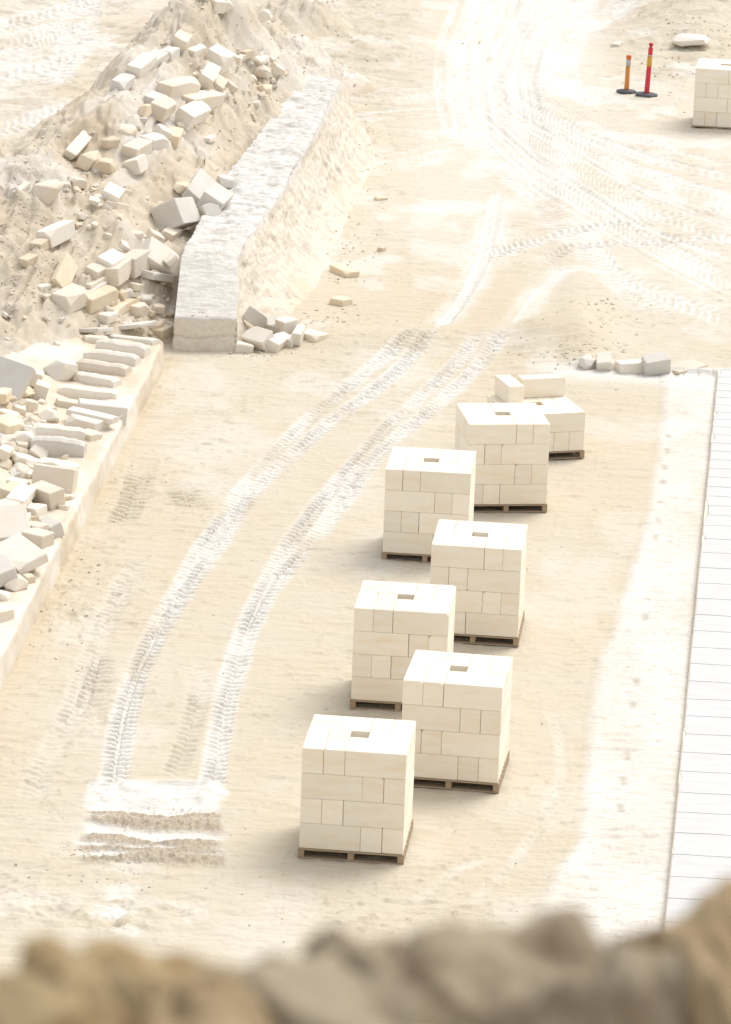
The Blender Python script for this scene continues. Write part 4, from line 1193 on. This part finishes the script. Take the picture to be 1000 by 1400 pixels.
bm_obj('cap', lathe_bm([(.052, .70), (.053, .715), (.053, .77), (.045, .785)]), M['deep_orange'], t, True)
p = at(884, 136); p[2] = max(on_floor(p + np.array([a, b, 0])) for a in (-.2, 0, .2) for b in (-.2, 0, .2))
t = empty('bollard', (p[0], p[1], p[2])); t.rotation_euler = (0, R(2.2), -.1)
tag(t, 'tall red bollard with yellow band and knob top on black base', 'bollard', 'traffic bollards on black bases')
hex_base(t, .245, .22)
bm_obj('post', lathe_bm([(.060, .05), (.054, .10), (.05, .55), (.048, 1.0), (.044, 1.01)]), M['red'], t, True)
bm_obj('yellow_band', lathe_bm([(.0525, .62), (.0525, .83)]), M['yellow'], t, True)
k = bm_obj('knob', lathe_bm([(.022, 1.0), (.022, 1.03), (.044, 1.045), (.047, 1.075), (.044, 1.10), (.03, 1.11)]), M['red'], t, True)
bm_obj('slot', box_bm((-.012, -.055, 1.05), (.012, -.04, 1.085), .002), M['hole'], k)
bm_obj('pale_band', lathe_bm([(.0505, .835), (.0505, .86)]), M['silver'], t, True)

# ------------------------------------------------------------------ the cliff edge we look from
def build_cliff():
    prof = [(-14, 15.0), (-8, 15.2), (-3, 15.35), (0, 15.42), (2.2, 15.44), (3.2, 15.42), (3.9, 15.36), (4.25, 15.1), (4.5, 14.4), (4.8, 12.8), (5.4, 9.5), (6.0, 6), (7.0, 2.5), (8.6, .5), (9.6, -.3)]
    py_ = np.array([q[0] for q in prof]); pz_ = np.array([q[1] for q in prof])
    arc = np.r_[0, np.cumsum(np.hypot(np.diff(py_), np.diff(pz_)))]
    s = np.linspace(0, arc[-1], 220); xs = np.r_[np.linspace(-30, -1.5, 70), np.linspace(-1.4, 1.4, 60), np.linspace(1.5, 30, 70)]
    yy = np.interp(s, arc, py_); zz = np.interp(s, arc, pz_)
    X, Sg = np.meshgrid(xs, s); Yg = np.repeat(yy[:, None], len(xs), 1); Zg = np.repeat(zz[:, None], len(xs), 1)
    st = sstep(13, 15, Sg - 3)
    nz = fbm(X * .7, Sg * .7, 5, 951); n2_ = fbm(X * 5, Sg * 5, 3, 961)
    wall = sstep(17.2, 20, Sg)
    Y2 = Yg + wall * (.5 * nz + .05 * n2_) + (1 - wall) * 0 - wall * .3
    Z2 = Zg + (1 - wall) * (.06 * nz + .03 * n2_) + wall * .08 * n2_
    V = np.stack([X, Y2, Z2], -1).reshape(-1, 3)
    K = np.stack([.3 * sstep(0, .5, nz), .7 * sstep(-.2, .4, nz), .4 * sstep(0, .5, n2_)], -1).reshape(-1, 3)
    o = mesh_np('cliff', V, grid_quads(220, len(xs)), M['mound'], mask=K)
    tag(o, kind='structure')
build_cliff()
def edge_rock(px, py, Yd, l, w, t, mat, label, seed, yaw=0, amp=.55):
    d = ray(px, py); k = Yd / d[1]
    bm = boulder_bm(l, w, t, seed, 5, amp)
    r = np.random.default_rng(seed)
    o = bm_obj('edge_rock', bm, M[mat], None, True)
    o.location = (d[0] * k, Yd, HC + d[2] * k); o.rotation_euler = (0, 0, yaw)
    tag(o, label, 'rock', 'rocks on the cliff edge in the foreground')
    return o
edge_rock(70, 1420, 3.9, .36, .34, .17, 'rock_tan', 'blurred tan rock in the left corner of the near cliff edge', 11, .3)
edge_rock(215, 1404, 3.95, .16, .24, .14, 'rock_tan', 'blurred brown knob of rock right of the tan corner rock', 12, .1)
edge_rock(290, 1455, 3.8, .2, .2, .14, 'rock_brown', 'blurred low brown rock between the tan rocks and the big grey one', 17, .5)
edge_rock(520, 1430, 3.95, .24, .3, .22, 'rock_grey', 'blurred peaked grey rock at the left of the big foreground rocks', 13, .2)
edge_rock(690, 1455, 4.0, .34, .34, .235, 'rock_grey', 'blurred broad grey rock in the middle of the near cliff edge', 14, -.2)
edge_rock(860, 1436, 3.95, .24, .3, .20, 'rock_grey', 'blurred grey rock with pale patches right of the broad one', 15, .6)
edge_rock(985, 1365, 4.0, .18, .3, .22, 'rock_brown', 'blurred brown rock at the right corner of the near cliff edge', 16, .1)
edge_rock(62, 1372, 3.92, .10, .16, .10, 'rock_tan', 'blurred small pointed rock on top of the tan corner rock', 21, .4)
edge_rock(150, 1365, 3.9, .12, .16, .09, 'rock_tan', 'blurred flat tan lump between the pointed rock and the brown knob', 22, .1)
edge_rock(590, 1400, 4.05, .11, .2, .10, 'rock_brown', 'blurred warm lump leaning between the peaked and the broad grey rock', 23, .2)
edge_rock(770, 1385, 4.1, .12, .2, .09, 'rock_grey', 'blurred small dark lump on top of the broad grey rock', 24, .5)
edge_rock(925, 1350, 4.1, .10, .2, .10, 'rock_grey', 'blurred small grey lump beside the brown corner rock', 25, .5)
edge_rock(420, 1440, 3.85, .26, .26, .17, 'rock_grey', 'blurred dark rock low between the brown and the peaked grey rock', 18, .4)

# ------------------------------------------------------------------ light, sky, camera
SUN_AZ, SUN_EL = (0.62, 0.78), R(54)
w = bpy.data.worlds.new('World'); SC.world = w; w.use_nodes = True
nt = w.node_tree; bg = nt.nodes['Background']
sky = nt.nodes.new('ShaderNodeTexSky'); sky.sky_type = 'NISHITA'; sky.sun_disc = False
sky.sun_elevation = SUN_EL; sky.sun_rotation = math.atan2(SUN_AZ[0], SUN_AZ[1])
sky.dust_density = 2.0; sky.air_density = 1.0; sky.ozone_density = .6
# a thin, even veil of cloud evens out and whitens the blue of the clear sky
hs = nt.nodes.new('ShaderNodeHueSaturation'); hs.inputs['Saturation'].default_value = .35
nt.links.new(sky.outputs[0], hs.inputs['Color'])
veil = nt.nodes.new('ShaderNodeMix'); veil.data_type = 'RGBA'; veil.inputs[0].default_value = .62
nt.links.new(hs.outputs[0], veil.inputs[6]); veil.inputs[7].default_value = (3.0, 3.0, 2.98, 1)
nt.links.new(veil.outputs[2], bg.inputs[0]); bg.inputs[1].default_value = .15
sd = bpy.data.lights.new('sun', 'SUN'); sd.energy = 1.4; sd.angle = R(34); sd.color = (1, .955, .89)
so = bpy.data.objects.new('sun', sd); COL.objects.link(so)
dirv = -Vector((SUN_AZ[0] * math.cos(SUN_EL), SUN_AZ[1] * math.cos(SUN_EL), math.sin(SUN_EL)))
so.rotation_euler = dirv.to_track_quat('-Z', 'Y').to_euler(); so.location = (20, 60, 40)

cam = bpy.data.cameras.new('camera'); co = bpy.data.objects.new('camera', cam); COL.objects.link(co)
fw = Vector((0, CP, -SP)); rt_ = Vector((1, 0, 0)); up = Vector((0, SP, CP))
rx = rt_ * CR + up * SR; ux = -rt_ * SR + up * CR
mw = Matrix((rx, ux, -fw)).transposed().to_4x4(); mw.translation = Vector((0, 0, HC))
co.matrix_world = mw
cam.sensor_fit = 'HORIZONTAL'; cam.sensor_width = 36; cam.lens = 36 * FPX / 1000
cam.clip_start = .1; cam.clip_end = 8000
cam.dof.use_dof = True; cam.dof.focus_distance = 60; cam.dof.aperture_fstop = 8.5
SC.camera = co
SC.view_settings.view_transform = 'Standard'; SC.view_settings.look = 'None'
SC.view_settings.exposure = .95; SC.view_settings.gamma = 1; SC.view_settings.use_curve_mapping = False
SC.cycles.max_bounces = 6
